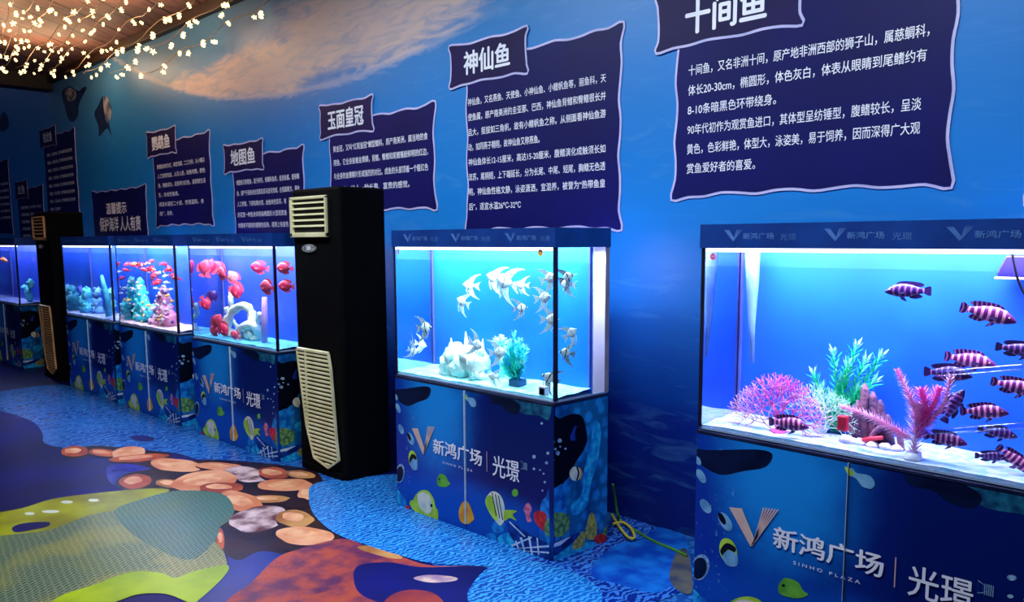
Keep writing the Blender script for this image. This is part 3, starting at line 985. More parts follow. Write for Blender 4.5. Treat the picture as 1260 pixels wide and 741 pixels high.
# ------------------------------------------------------------------ tanks
glass = glassy('tank_glass', (.93, .97, .985, 1), .02, .5)
glass_tir = glassy('tank_glass_end', (.55, .7, .95, 1), .72, .25)
water_m = glassy('tank_water', (.93, .975, .995, 1), .006, .25)
seal = pm('dark_corner_seal', lin(34, 28, 44), lin(20, 18, 34), 14, .3)
lid_m = pm('lid_blue', lin(16, 62, 142), lin(12, 50, 124), 5, .35)
white_panel = pm('chamber_white', lin(214, 214, 236), lin(196, 198, 226), 4, .4)
def translucent_white():
    M, nt, b, o = new_mat('chamber_translucent')
    d = N(nt, 'ShaderNodeBsdfDiffuse'); t = N(nt, 'ShaderNodeBsdfTranslucent')
    c = mixc(nt, smooth(nt, noise_n(nt, 3, 2, objc(nt)), .3, .7), lin(226, 224, 246), lin(212, 210, 238))
    nt.links.new(c, d.inputs[0]); nt.links.new(c, t.inputs[0])
    mx = N(nt, 'ShaderNodeMixShader'); mx.inputs[0].default_value = .5
    nt.links.new(d.outputs[0], mx.inputs[1]); nt.links.new(t.outputs[0], mx.inputs[2])
    nt.links.new(mx.outputs[0], o.inputs[0])
    return M


chamber_m = translucent_white()
SWIM = .27       # swim depth behind the front pane; the filter chamber is behind

BACK = {'cichlid': (lin(30, 108, 246), lin(22, 92, 242)), 'angel': (lin(14, 122, 242), lin(10, 96, 234)), 'parrot': (lin(52, 92, 230), lin(40, 76, 214)),
        'mixed': (lin(24, 96, 222), lin(20, 76, 200)), 'coral': (lin(24, 80, 214), lin(16, 60, 190)), 'far': (lin(30, 70, 210), lin(20, 56, 186))}
LIGHTC = {'cichlid': (.82, .76, 1.0), 'angel': (.86, .95, 1.0), 'parrot': (.92, .84, 1.0), 'mixed': (.94, .88, 1.0), 'coral': (.8, .88, 1.0), 'far': (.85, .82, 1.0)}
BEDC = {'cichlid': (lin(206, 204, 232), lin(150, 190, 224)), 'angel': (lin(170, 232, 226), lin(130, 214, 216)), 'parrot': (lin(90, 190, 214), lin(60, 150, 196)),
        'mixed': (lin(240, 214, 214), lin(190, 140, 170)), 'coral': (lin(180, 180, 226), lin(120, 130, 200)), 'far': (lin(120, 140, 210), lin(80, 90, 180))}
TANK_LABEL = {
    'cichlid': 'wide fish tank with dark striped fish and pink corals, nearest the camera',
    'angel': 'cyan-lit fish tank with white angelfish, right of the nearer black cabinet',
    'parrot': 'violet-blue fish tank with red round fish, left of the nearer black cabinet',
    'mixed': 'fish tank crowded with tiny red and yellow fish and heaped gravel',
    'coral': 'dim blue fish tank with pale coral stacks, right of the farther black cabinet',
    'far': 'farthest fish tank, mostly hidden behind the farther black cabinet'}


def logo(mb, x, z, h, y, mat):
    mb.face([(x, y, z+h), (x+.022, y, z+h), (x+.046, y, z+.012), (x+.040, y, z)], mat)
    for i in range(4):
        t = i/3
        xa = x+.056+.020*t; xb = x+.047-.006*t; zb = z+.016-.016*t
        mb.face([(xa-.0016, y, z+h*1.02), (xa+.0016, y, z+h*1.02), (xb+.0016, y, zb), (xb-.0016, y, zb)], mat)
    write(mb, '新鸿广场', x+.082, z+h*.22, h*.52, mat, y, .125, .02)
    write(mb, '光璟', x+.232, z+h*.12, h*.56, mat, y, .062, .0)


def make_tank(k):
    a, b = TX[k]
    Lh = (b-a)/2
    root = empty('fish_tank', ((a+b)/2, FY, HC))
    if k == 'cichlid': root.rotation_euler = (0, 0, T1YAW)
    tag(root, TANK_LABEL[k], 'fish tank', 'lit fish tanks along the mural wall')
    z1 = HB-HC; zt = HT-HC
    g = .008
    mb = MB(); mb.box((-Lh, 0, .004), (Lh, TD, .012), pm('tank_base_edge', lin(150, 176, 214), None, 9, .3)); mb.build('base', root)
    mb = MB(); mb.box((-Lh+g, 0, .012), (Lh-g, g, z1), glass); mb.build('glass_pane', root)
    mb = MB(); mb.box((Lh-g, 0.0005, .012), (Lh, SWIM, z1), glass); mb.build('glass_pane', root)
    mb = MB(); mb.box((-Lh, 0.0005, .012), (-Lh+g, SWIM, z1), glass_tir); mb.build('glass_pane', root)
    mb = MB()
    mb.box((-Lh+g, SWIM-.006, .012), (Lh-g, SWIM, z1), pm('tank_back_film_'+k, BACK[k][0], BACK[k][1], 1.6, .45))
    mb.build('back_panel', root)
    mb = MB(); mb.box((-Lh, SWIM+.0008, .012), (Lh, TD, z1), chamber_m); mb.build('filter_chamber', root, .004)
    pl_ = bpy.data.lights.new('chamber_fill_light', 'AREA'); pl_.shape = 'RECTANGLE'; pl_.size = .25; pl_.size_y = .06; pl_.energy = TANK_POWER[k]*.22; pl_.color = LIGHTC[k]  # added light inside the chamber so its translucent white wall looks bright
    po = bpy.data.objects.new('chamber_fill_light', pl_); COL.objects.link(po); po.parent = root; po.location = (Lh-.16, (SWIM+TD)/2, z1-.02)
    mb = MB(); mb.box((Lh-.0005, TD-.03, .012), (Lh+.003, TD, z1), pm('chamber_edge', lin(150, 140, 150), None, 8, .4)); mb.build('chamber_edge', root)
    for sx in (-1, 1):
        mb = MB()
        w = .013
        x0 = sx*Lh-(w if sx > 0 else 0)
        mb.box((x0, -.0035, .012), (x0+w, -.0003, z1), seal)
        x1 = sx*(Lh+.0003)
        mb.box((min(x1, x1+sx*.003), -.0035, .012), (max(x1, x1+sx*.003), .0125, z1), seal)
        mb.build('corner_trim', root)
        mb = MB(); mb.box((sx*(Lh-.016)-.004, SWIM-.018, .043), (sx*(Lh-.016)+.004, SWIM-.0065, z1), pm('inner_seam', lin(90, 100, 190), None, 12, .3)); mb.build('inner_seam', root)
    mb = MB(); xa, xb, ya, yb, w_ = -Lh-.006, Lh+.006, -.012, TD+.004, .008
    mb.box((xa, ya, zt-.008), (xb, yb, zt), lid_m)
    mb.box((xa, ya, z1), (xb, ya+w_, zt-.0078), lid_m); mb.box((xa, yb-w_, z1), (xb, yb, zt-.0078), lid_m)
    mb.box((xa, ya+w_-.0002, z1), (xa+w_, yb-w_+.0002, zt-.0078), lid_m); mb.box((xb-w_, ya+w_-.0002, z1), (xb, yb-w_+.0002, zt-.0078), lid_m)
    lid = mb.build('lid', root)
    mb = MB()
    for i in range(3): logo(mb, -Lh+.10+i*.395, z1+.026, .042, -.0126, ink_dim)
    mb.build('lettering', lid)
    mb = MB(); mb.box((-Lh+.014, .012, z1-.014), (Lh-.014, .026, z1-.0005), emit('tank_light_tube_'+k, (*LIGHTC[k], 1), 5.0)); mb.build('light_tube', root)
    l = area_lamp('tank_lamp', (0, SWIM*.34, z1+.07), (b-a)-.06, SWIM*.5, TANK_POWER[k], LIGHTC[k])
    l.parent = root
    mb = MB(); mb.box((-Lh+g+.0005, g+.0005, .0122), (Lh-g-.0005, SWIM-.0068, z1-.075), water_m); mb.build('water', root)
    # substrate
    mb = MB()
    n = 40; m_ = 10
    rnd = random.Random(len(k))
    vs = []; fs = []
    for i in range(n+1):
        for j in range(m_+1):
            x = -Lh+g+.001+(2*Lh-2*g-.002)*i/n; y = g+.001+(SWIM-.008-g)*j/m_
            h = .022+.006*noise.noise(Vector((x*9, y*14, len(k))))+.014*j/m_
            vs.append((x, y, h))
    for i in range(n):
        for j in range(m_):
            q = i*(m_+1)+j
            fs.append((q, q+m_+1, q+m_+2, q+1))
    nb = len(vs)
    mb.add(vs, fs, pm('substrate_'+k, BEDC[k][0], BEDC[k][1], 30, .7, 0, .3), True)
    edge = [i*(m_+1) for i in range(n+1)]
    ev = [vs[i] for i in edge]+[(vs[i][0], vs[i][1], .0125) for i in edge]
    mb.add(ev, [(i+n+1, i+n+2, i+1, i) for i in range(n)], pm('substrate_'+k, BEDC[k][0], BEDC[k][1]))
    o = mb.build('sand_bed')
    o.location = root.location; o.rotation_euler = root.rotation_euler
    tag(o, {'cichlid': 'white sand on the floor of the striped fish tank', 'angel': 'pale cyan sand on the floor of the angelfish tank', 'parrot': 'blue sand on the floor of the red fish tank',
            'mixed': 'pink gravel on the floor of the tank of tiny fish', 'coral': 'pale sand on the floor of the dim coral tank', 'far': 'sand on the floor of the farthest tank'}[k], 'sand', None, 'stuff')
    return root


TANK = {k: make_tank(k) for k in TX}
# stickers on the glass
st = MB(); c = onY(874, 316, FY-.002)
lp = TANK['cichlid'].matrix_basis.inverted() @ c
st.slab([(lp.x+a, -.0002, lp.z+b) for a, b in circle(0, 0, .013, None, 20)], (0, -.0008, 0), pm('sticker_pink', lin(236, 96, 150), None, 30, .4))
for dx in (-.004, .004): st.slab([(lp.x+dx+a, -.0011, lp.z+.001+b) for a, b in circle(0, 0, .0022, None, 10)], (0, -.0004, 0), pm('sticker_dot', lin(250, 240, 250), None, 30, .4))
tag(st.build('sticker', TANK['cichlid']), 'pink round sticker')
st = MB(); lp = onY(665, 311, FY)-Vector(TANK['angel'].location)
st.slab([(lp.x+a, -.0002, lp.z+b) for a, b in circle(0, 0, .016, None, 20)], (0, -.0008, 0), pm('sticker_yellow', lin(240, 206, 60), lin(226, 150, 60), 60, .4))
tag(st.build('sticker', TANK['angel']), 'yellow round sticker')
st = MB(); lp = onY(490, 310, FY)-Vector(TANK['angel'].location)
st.slab([(lp.x+a, -.0002, lp.z+b) for a, b in [(-.008, -.014), (.010, -.014), (.010, .014), (-.008, .014)]], (0, -.0008, 0), pm('sticker_lilac', lin(226, 170, 226), lin(170, 150, 226), 60, .4))
tag(st.build('sticker', TANK['angel']), 'small lilac sticker')

# ------------------------------------------------------------------ tall black cooling cabinets
black = pm('cabinet_black', lin(4, 4, 6), lin(2, 2, 4), 5, .7, 0, 0, .35, .65, .08)
cream = pm('grille_cream', lin(226, 218, 176), lin(206, 198, 150), 6, .45)
cream_o = pm('grille_tan', lin(226, 168, 104), lin(200, 140, 84), 6, .45)
slot = pm('grille_slot_dark', lin(20, 18, 16), None, 9, .7)
grey = pm('display_grey', lin(150, 150, 150), lin(90, 90, 92), 60, .35)


def make_cooler(loc, label, cr, w=.55, dep=.34, h=1.83, low=((.03, .80), (.405, .80), (.43, .70), (.47, .26), (.49, .13), (.37, .06), (.20, .10), (.12, .30))):
    root = empty('standing_air_conditioner', loc)
    tag(root, label, 'air conditioner', 'tall black air conditioners between the tanks')
    mb = MB(); mb.box((0, 0, 0), (w, dep, h), black); mb.build('body', root, .018)
    mb = MB(); mb.box((.03, -.012, .0), (w-.03, .03, .045), black); mb.build('plinth', root, .004)
    # upper louvre
    x0, x1, z0, z1 = .015, .44, h-.305, h-.05
    mb = MB()
    mb.box((x0, -.012, z0), (x1, .0, z1), slot)
    mb.build('louvre_recess', root)
    fr = MB()
    fr.box((x0, -.03, z1-.018), (x1, -.002, z1), cr); fr.box((x0, -.03, z0), (x1, -.002, z0+.03), cr)
    fr.box((x0, -.03, z0+.001), (x0+.03, -.002, z1-.001), cr); fr.box((x1-.012, -.03, z0+.001), (x1, -.002, z1-.001), cr)
    fo = fr.build('louvre_frame', root, .004)
    for i in range(5):
        z = z0+.065+i*.036
        mb = MB()
        mb.slab([(x0+.03, -.028, z), (x0+.03, -.026, z+.009), (x0+.03, -.006, z+.014), (x0+.03, -.006, z+.005)], (x1-x0-.042, 0, 0), cr)
        mb.build('louvre_slat', root)
    # control panel
    mb = MB(); mb.slab([(p, -.001, q) for p, q in circle(.20, h-.375, .085, .026, 20)], (0, -.008, 0), grey)
    cp = mb.build('control_panel', root, .002)
    mb = MB(); mb.box((.18, -.011, h-.385), (.225, -.008, h-.362), pm('display_pale', lin(214, 216, 220), None, 30, .3)); mb.build('display', cp)
    # lower intake grille, ragged outline like the one in view
    poly = list(low)
    mb = MB(); mb.slab([(x, -.001, z) for x, z in poly], (0, -.009, 0), slot); g = mb.build('intake_backing', root)
    mb = MB()

    def span(z):
        xs = []
        n = len(poly)
        for i in range(n):
            (xa, za), (xb, zb) = poly[i], poly[(i+1) % n]
            if (za-z)*(zb-z) < 0: xs.append(xa+(xb-xa)*(z-za)/(zb-za))
        return (min(xs), max(xs)) if len(xs) >= 2 else None
    z = min(p[1] for p in poly)+.01
    zmax = max(p[1] for p in poly)
    while z < zmax-.004:
        sp_ = span(z)
        if sp_ and sp_[1]-sp_[0] > .02:
            mb.slab([(sp_[0], -.010, z), (sp_[0], -.022, z+.004), (sp_[0], -.022, z+.014), (sp_[0], -.010, z+.0185)], (sp_[1]-sp_[0], 0, 0), cr)
        z += .0268
    mb.build('intake_grille', root)
    mb = MB()
    n = len(poly)
    for i in range(n):
        a_, b_ = Vector((poly[i][0], 0, poly[i][1])), Vector((poly[(i+1) % n][0], 0, poly[(i+1) % n][1]))
        t = (b_-a_).normalized(); nn = Vector((t.z, 0, -t.x))*.006
        mb.slab([a_-nn+Vector((0, -.009, 0)), b_-nn+Vector((0, -.009, 0)), b_+nn+Vector((0, -.009, 0)), a_+nn+Vector((0, -.009, 0))], (0, -.016, 0), cr)
    for xx in (.13,):
        mb.box((xx, -.024, .24), (xx+.012, -.009, .795), cr)
    mb.build('intake_frame', root)
    return root


make_cooler((-4.93, 2.835, 0), 'nearer black air conditioner with cream grilles, between angelfish and red fish tanks', cream)
make_cooler((-10.45, 2.80, 0), 'farther black air conditioner with tan grilles, near the left end of the tanks', cream_o)

# ------------------------------------------------------------------ star string lights under the ceiling
bulb_m = emit('bulb_glow', (1.0, .68, .27, 1), 3.6)
wire_m = pm('light_wire', lin(176, 150, 112), lin(140, 112, 80), 30, .5)


def star_mesh():
    mb = MB()
    core = bulb_m
    vs = []; fs = []
    seg, rn = 10, 6
    for i in range(rn+1):
        th = math.pi*i/rn
        for j in range(seg):
            ph = 2*math.pi*j/seg
            r = .026 if (j % 2 == 0 and 0 < i < rn and i in (2, 3, 4)) else .011
            if i in (0, rn): r = .02
            vs.append((r*math.sin(th)*math.cos(ph), r*math.sin(th)*math.sin(ph), r*math.cos(th)))
    for i in range(rn):
        for j in range(seg):
            fs.append((i*seg+j, (i+1)*seg+j, (i+1)*seg+(j+1) % seg, i*seg+(j+1) % seg))
    mb.add(vs, fs, core)
    return mb.mesh('star_bulb')


STAR = star_mesh()
ZS = 3.45
strands = [((0, 48), (14, 0), ZS, ZS), ((0, 70), (38, 0), ZS, ZS), ((0, 84), (62, 0), ZS, ZS), ((18, 85), (102, 0), ZS, ZS), ((40, 87), (122, 0), ZS, ZS), ((58, 88), (146, 0), ZS, ZS), ((80, 89), (190, 0), ZS, ZS),
           ((102, 90), (232, 0), ZS, ZS), ((135, 91), (272, 0), 3.38, ZS), ((172, 93), (322, 0), 3.12, 3.40)]
WHERE = ['cut by the left edge of the photo', 'second from the left edge', 'third from the left edge', 'fourth from the left edge', 'fifth from the left edge', 'sixth from the left edge',
         'fourth from the mural wall', 'third from the mural wall', 'second from the mural wall', 'nearest the mural wall, over the peach glow']
rnd = random.Random(4)
for si, (pa, pb, za, zb) in enumerate(strands):
    A = onZ(pa[0], pa[1], za); B = onZ(pb[0], pb[1], zb)
    if A.y > WY-.10: A = onY(pa[0], pa[1], WY-.10-.10*(9-si))
    if B.y > WY-.09: B = onY(pb[0], pb[1], WY-.09-.10*(9-si))
    d = (B-A); Ln = d.length
    B2 = B+d.normalized()*(.5 if si < 9 else .35)
    root = empty('string_light', A)
    tag(root, 'warm star string light under the boarded ceiling, '+WHERE[si], 'string light', 'star string lights under the ceiling')
    pts = []
    k = 24
    for i in range(k+1):
        t = i/k
        p = A.lerp(B2, t)-A
        p.z += -.05*math.sin(math.pi*t*3)**2+.005*rnd.uniform(-1, 1)
        p.y += .005*rnd.uniform(-1, 1)
        pts.append(p)
    mb = MB(); mb.tube(pts, .0035, wire_m, 4); mb.build('wire', root)
    nb = max(8, int((B2-A).length/.24))
    for i in range(nb):
        t = (i+.5+rnd.uniform(-.35, .35))/nb
        q = A.lerp(B2, t)-A
        q.z += -.05*math.sin(math.pi*t*3)**2-.03+rnd.uniform(-.035, .02)
        q.y += rnd.uniform(-.05, .05)
        if (A+q).y > WY-.05: q.y = WY-.05-A.y
        o = bpy.data.objects.new('bulb', STAR)
        COL.objects.link(o)
        o.parent = root; o.location = q
        o.rotation_euler = (rnd.uniform(0, 6), rnd.uniform(0, 6), 0)
        s_ = rnd.uniform(.6, 1.1)*(1.25 if si > 6 else 1)
        o.scale = (s_, s_, s_)
    for t in ((.25, .75) if si < 8 else ()):
        l = bpy.data.lights.new('strand_glow', 'POINT')
        l.energy = 3.2; l.color = (1, .62, .34); l.shadow_soft_size = .12
        o = bpy.data.objects.new('strand_glow', l)
        COL.objects.link(o); o.parent = root; o.location = A.lerp(B2, t)-A+Vector((0, 0, -.06))

# ------------------------------------------------------------------ fish
def loft_body(mb, prof, mat, n=12, bend=0.0):
    """prof: (x, top, bottom, half width), nose last or first"""
    vs = []; fs = []
    for x, t, b_, w in prof:
        c = (t+b_)/2; h = (t-b_)/2
        for j in range(n):
            a = 2*math.pi*j/n
            ca, sa = math.cos(a), math.sin(a)
            vs.append((x, w*ca*abs(ca)**.1+bend*x*x, c+h*sa))
    k = len(prof)
    for i in range(k-1):
        for j in range(n): fs.append((i*n+j, i*n+(j+1) % n, (i+1)*n+(j+1) % n, (i+1)*n+j))
    fs += [tuple(range(n))[::-1], tuple(range((k-1)*n, k*n))]
    mb.add(vs, fs, mat, True)


def fin(name, parent, pts, mat, y=0.0, th=.006, lean=0.0, bend=0.0):
    mb = MB()
    P = [Vector((x, y-th/2+lean*(z-pts[0][1])+bend*x*x, z)) for x, z in pts]
    mb.slab(P, (0, th, 0), mat)
    return mb.build(name, parent)


def eyes(parent, x, z, y, r, ring, pupil):
    for s in (-1, 1):
        mb = MB()
        mb.blob((x, s*y, z), (r, r*.6, r), ring, 0, 1, 10)
        e = mb.build('eye', parent)
        mb = MB(); mb.blob((x+r*.1, s*(y+r*.42), z), (r*.55, r*.3, r*.55), pupil, 0, 1, 8)
        mb.build('pupil', e)


cd_dark = lin(104, 20, 104); cd_pale = lin(252, 150, 186)
cich = stripe_mat('cichlid_bars', cd_dark, cd_pale, 46, 1.2, .0, .5, -.43, .34, .12)
cich_d = stripe_mat('cichlid_bars_dark', lin(44, 12, 84), lin(140, 80, 150), 46, 1.2, .2, .8, -.43, .34, .12)
cich_fin = stripe_mat('cichlid_fin', lin(44, 12, 70), lin(168, 92, 160), 70, 0, .2, .9)
cich_find = pm('cichlid_fin_dark', lin(30, 12, 66), lin(52, 24, 92), 20, .4)
eye_w = pm('eye_ring', lin(206, 190, 120), None, 40, .2)
eye_b = pm('eye_pupil', lin(8, 8, 12), None, 40, .15)


def make_cichlid(mat, finm, bend=0.0):
    root = empty('striped_cichlid')
    mb = MB()
    loft_body(mb, [(-.42, .06, -.055, .012), (-.38, .068, -.062, .022), (-.30, .09, -.08, .04), (-.2, .13, -.115, .062), (-.08, .165, -.145, .082), (.05, .185, -.16, .092), (.18, .178, -.155, .092),
                   (.29, .145, -.135, .082), (.38, .095, -.105, .066), (.45, .045, -.075, .045), (.49, .005, -.055, .024), (.505, -.015, -.04, .006)], mat, 14, bend)
    mb.build('body', root)
    fin('dorsal_fin', root, [(.24, .155), (.21, .205), (.12, .235), (.0, .245), (-.12, .235), (-.22, .225), (-.33, .205), (-.42, .16), (-.38, .105), (-.28, .085), (-.1, .14), (.1, .165)], finm, 0, .008, 0, bend)
    fin('tail_fin', root, [(-.40, .055), (-.46, .095), (-.54, .125), (-.575, .10), (-.58, 0), (-.575, -.10), (-.54, -.12), (-.46, -.09), (-.40, -.05)], finm, 0, .008, 0, bend)
    fin('anal_fin', root, [(-.06, -.125), (-.10, -.18), (-.22, -.20), (-.35, -.175), (-.39, -.13), (-.30, -.075), (-.18, -.10)], finm, 0, .008, 0, bend)
    for s in (-1, 1):
        fin('pelvic_fin', root, [(.14, -.14), (.10, -.21), (-.02, -.265), (.03, -.19), (.06, -.15)], finm, s*.04, .006, s*-.2)
        fin('pectoral_fin', root, [(.19, -.02), (.10, .03), (.02, .0), (.03, -.07), (.12, -.07)], cich_find, s*.088, .005, s*-.25)
    eyes(root, .37, .025, .058, .022, eye_w, eye_b)
    return root


def place(root, px, length, Y, yaw=0.0, pitch=0.0, roll=0.0, flip=False):
    root.location = onY(px[0], px[1], Y)
    root.rotation_euler = (roll, -pitch, yaw+(math.pi if flip else 0))
    root.scale = (length,)*3
    return root


# pixel of the middle, length, place between panes, flip (facing left), pitch (nose up), yaw, kind, label
CICH = [((1115, 358), .135, 2.90, True, -.02, .1, 1, 'striped fish alone high in the open water, facing left'),
        ((1218, 387), .150, 2.86, False, -.22, .05, 0, 'bright striped fish with pale tail, highest at the right of the nearest tank'),
        ((1196, 444), .145, 2.93, False, -.10, .0, 0, 'striped fish with pale bars just above a darker twin'),
        ((1168, 460), .140, 2.87, False, .02, -.08, 1, 'dark striped fish swimming directly below a paler one, above the pink feather plant'),
        ((1256, 431), .120, 2.90, False, -.10, .1, 1, 'nearly black striped fish cut by the photo edge, upper one of the cut pair'),
        ((1252, 477), .130, 2.87, False, -.16, .0, 0, 'striped fish cut by the photo edge, with pale tail, below a darker one'),
        ((1213, 507), .128, 2.88, False, .10, .05, 0, 'striped fish with raised nose, between the two clear rods'),
        ((1229, 533), .105, 2.95, False, -.12, .3, 1, 'dim striped fish partly behind the lower clear rod'),
        ((1165, 541), .122, 2.84, False, -.05, .0, 0, 'striped fish beside the base of the pink feather plant, near the sand'),
        ((1174, 498), .118, 2.93, False, 1.15, .2, 1, 'striped fish standing on end behind the pink feather plant'),
        ((1221, 562), .085, 2.90, False, .02, .4, 1, 'small striped fish low in the corner, behind a slanting one'),
        ((1250, 567), .110, 2.85, False, -.62, .1, 0, 'striped fish diving steeply at the lower corner of the photo'),
        ((972, 522), .145, 2.826, False, .03, .0, 0, 'striped fish resting on the white sand below the pink sea fan')]
protoA = make_cichlid(cich, cich_fin)
protoB = make_cichlid(cich_d, cich_find)
usedA = usedB = False
for px, ln, Y, fl_, pt, yw, kd, lab in CICH:
    if kd == 0: r_ = protoA if not usedA else copy_tree(protoA); usedA = True
    else: r_ = protoB if not usedB else copy_tree(protoB); usedB = True
    place(r_, px, ln, Y, yw, pt if not fl_ else pt, 0, fl_)
    tag(r_, lab, 'fish', 'striped fish in the nearest tank')

# angelfish
ang = stripe_mat('angelfish_silver', lin(250, 252, 240), lin(120, 150, 176), 22, .9, .86, .97, -.3, .5, 0)
ang_f = pm('angelfish_fin', lin(244, 252, 242), lin(190, 226, 234), 14, .4)
ang_k = stripe_mat('angelfish_dark_bars', lin(226, 236, 232), lin(24, 30, 48), 22, .9, .55, .9, -.4, .6, 0)
ang_kf = pm('angelfish_fin_dark', lin(196, 214, 216), lin(36, 48, 70), 16, .4)


def make_angel(bm_, fm):
    root = empty('angelfish')
    mb = MB()
    loft_body(mb, [(-.27, .055, -.055, .012), (-.22, .075, -.075, .022), (-.14, .16, -.16, .040), (-.03, .245, -.245, .056), (.08, .265, -.265, .062), (.18, .22, -.225, .058), (.26, .145, -.155, .046),
                   (.33, .07, -.09, .032), (.38, .015, -.045, .015), (.395, -.005, -.025, .004)], bm_, 14)
    mb.build('body', root)
    fin('dorsal_fin', root, [(.12, .245), (.05, .34), (-.08, .47), (-.26, .58), (-.48, .64), (-.60, .635), (-.46, .58), (-.32, .47), (-.24, .33), (-.19, .19), (-.14, .14), (-.03, .23)], fm, 0, .008)
    fin('anal_fin', root, [(.10, -.25), (.04, -.36), (-.08, -.50), (-.26, -.62), (-.50, -.70), (-.62, -.70), (-.48, -.63), (-.33, -.50), (-.24, -.34), (-.19, -.19), (-.14, -.14), (-.03, -.23)], fm, 0, .008)
    fin('tail_fin', root, [(-.25, .05), (-.34, .13), (-.50, .21), (-.60, .25), (-.50, .12), (-.48, 0), (-.50, -.12), (-.60, -.25), (-.50, -.21), (-.34, -.13), (-.25, -.05)], fm, 0, .007)
    for s in (-1, 1):
        fin('pelvic_fin', root, [(.19, -.20), (.17, -.30), (.10, -.44), (-.02, -.60), (-.04, -.60), (.06, -.44), (.13, -.30), (.15, -.215)], fm, s*.02, .007, s*-.12)
        fin('pectoral_fin', root, [(.17, -.02), (.08, .05), (.0, .02), (.02, -.06), (.10, -.07)], fm, s*.058, .005, s*-.2)
    eyes(root, .27, .03, .038, .022, eye_w, eye_b)
    return root


ANG = [((622, 334), .125, 2.86, True, .35, .3, 0, 'largest white angelfish with long fins swept toward the dark corner post'),
       ((608, 337), .095, 2.92, True, .30, .5, 0, 'white angelfish tucked beside the largest one'),
       ((578, 351), .085, 2.88, True, .10, .6, 0, 'white angelfish below and left of the close pair'),
       ((569, 371), .085, 2.90, True, .40, .2, 0, 'white angelfish with streaming fins, left of mid tank'),
       ((642, 351), .062, 2.86, True, .05, .9, 0, 'small white angelfish seen below the largest one'),
       ((669, 366), .080, 2.86, False, .20, .4, 0, 'white angelfish facing the dark corner post, at mid height'),
       ((641, 379), .070, 2.90, False, .15, .7, 1, 'dark-barred angelfish low in mid water, lone in the open blue'),
       ((676, 319), .078, 2.85, False, .35, .5, 0, 'angelfish under the yellow sticker at the lid'),
       ((703, 319), .074, 2.90, False, .4, 1.0, 1, 'angelfish seen through the side glass, topmost there'),
       ((700, 350), .072, 2.92, True, .1, .8, 0, 'angelfish seen through the side glass, second from the lid'),
       ((678, 393), .085, 2.88, False, .0, .9, 0, 'angelfish half hidden behind the dark corner post'),
       ((523, 403), .095, 2.86, False, .15, .3, 1, 'dark-barred angelfish beside the left seam of the tank'),
       ((516, 424), .070, 2.93, False, -.3, 1.0, 0, 'white angelfish near the left pane, above a darker one'),
       ((508, 432), .062, 2.84, False, -.35, .8, 1, 'lowest small angelfish against the left pane'),
       ((586, 424), .090, 2.83, False, -.30, .2, 0, 'white angelfish hovering on top of the white rock'),
       ((611, 434), .090, 2.82, False, .1, .5, 0, 'white angelfish between the white rock and the cyan bush'),
       ((703, 410), .075, 2.93, False, .6, 1.1, 0, 'angelfish seen through the side glass at mid height'),
       ((711, 436), .075, 2.92, True, .2, .9, 1, 'lowest angelfish seen through the side glass'),
       ((607, 468), .062, 2.82, True, .2, .4, 0, 'small angelfish just over the sand in front of the bush'),
       ((676, 468), .085, 2.84, True, .5, .6, 1, 'dark-barred angelfish low at the corner post over the sand')]
pA = make_angel(ang, ang_f); pB = make_angel(ang_k, ang_kf); uA = uB = False
for px, ln, Y, fl_, pt, yw, kd, lab in ANG:
    if kd == 0: r_ = pA if not uA else copy_tree(pA); uA = True
    else: r_ = pB if not uB else copy_tree(pB); uB = True
    place(r_, px, ln*1.15, Y, yw, pt, 0, fl_)
    tag(r_, lab, 'fish', 'angelfish in the cyan-lit tank')

# red round fish
red1 = pm('red_fish_body', lin(240, 62, 92), lin(206, 30, 80), 8, .4)
red2 = pm('red_fish_pattern', lin(246, 96, 120), lin(190, 28, 76), 26, .4, 0, 0, .42, .58)
redf = pm('red_fish_fin', lin(250, 110, 120), lin(214, 40, 90), 20, .4)
palef = pm('pale_rose_fish', lin(250, 190, 170), lin(236, 110, 120), 10, .4)
darkf = pm('dark_violet_fish', lin(40, 20, 96), lin(80, 30, 110), 10, .4)


def make_round(bm_, fm):
    root = empty('round_red_fish')
    mb = MB()
    loft_body(mb, [(-.40, .06, -.06, .015), (-.34, .08, -.08, .04), (-.24, .19, -.19, .08), (-.1, .30, -.29, .125), (.05, .335, -.33, .14), (.18, .30, -.31, .135), (.29, .22, -.24, .11), (.38, .11, -.14, .075), (.44, .02, -.06, .04), (.46, -.01, -.03, .01)], bm_, 14)
    mb.build('body', root)
    fin('dorsal_fin', root, [(.2, .27), (.12, .37), (-.05, .42), (-.22, .40), (-.40, .30), (-.34, .16), (-.22, .19), (-.1, .29), (.05, .32)], fm, 0, .012)
    fin('anal_fin', root, [(.08, -.31), (.02, -.38), (-.15, -.40), (-.38, -.30), (-.33, -.14), (-.22, -.19), (-.08, -.29)], fm, 0, .012)
    fin('tail_fin', root, [(-.38, .06), (-.46, .14), (-.58, .18), (-.60, 0), (-.58, -.18), (-.46, -.14), (-.38, -.06)], fm, 0, .012)
    for s in (-1, 1): fin('pectoral_fin', root, [(.2, -.04), (.08, .04), (.0, -.02), (.06, -.12), (.16, -.12)], fm, s*.135, .008, s*-.3)
    eyes(root, .32, .05, .085, .035, eye_w, eye_b)
    return root


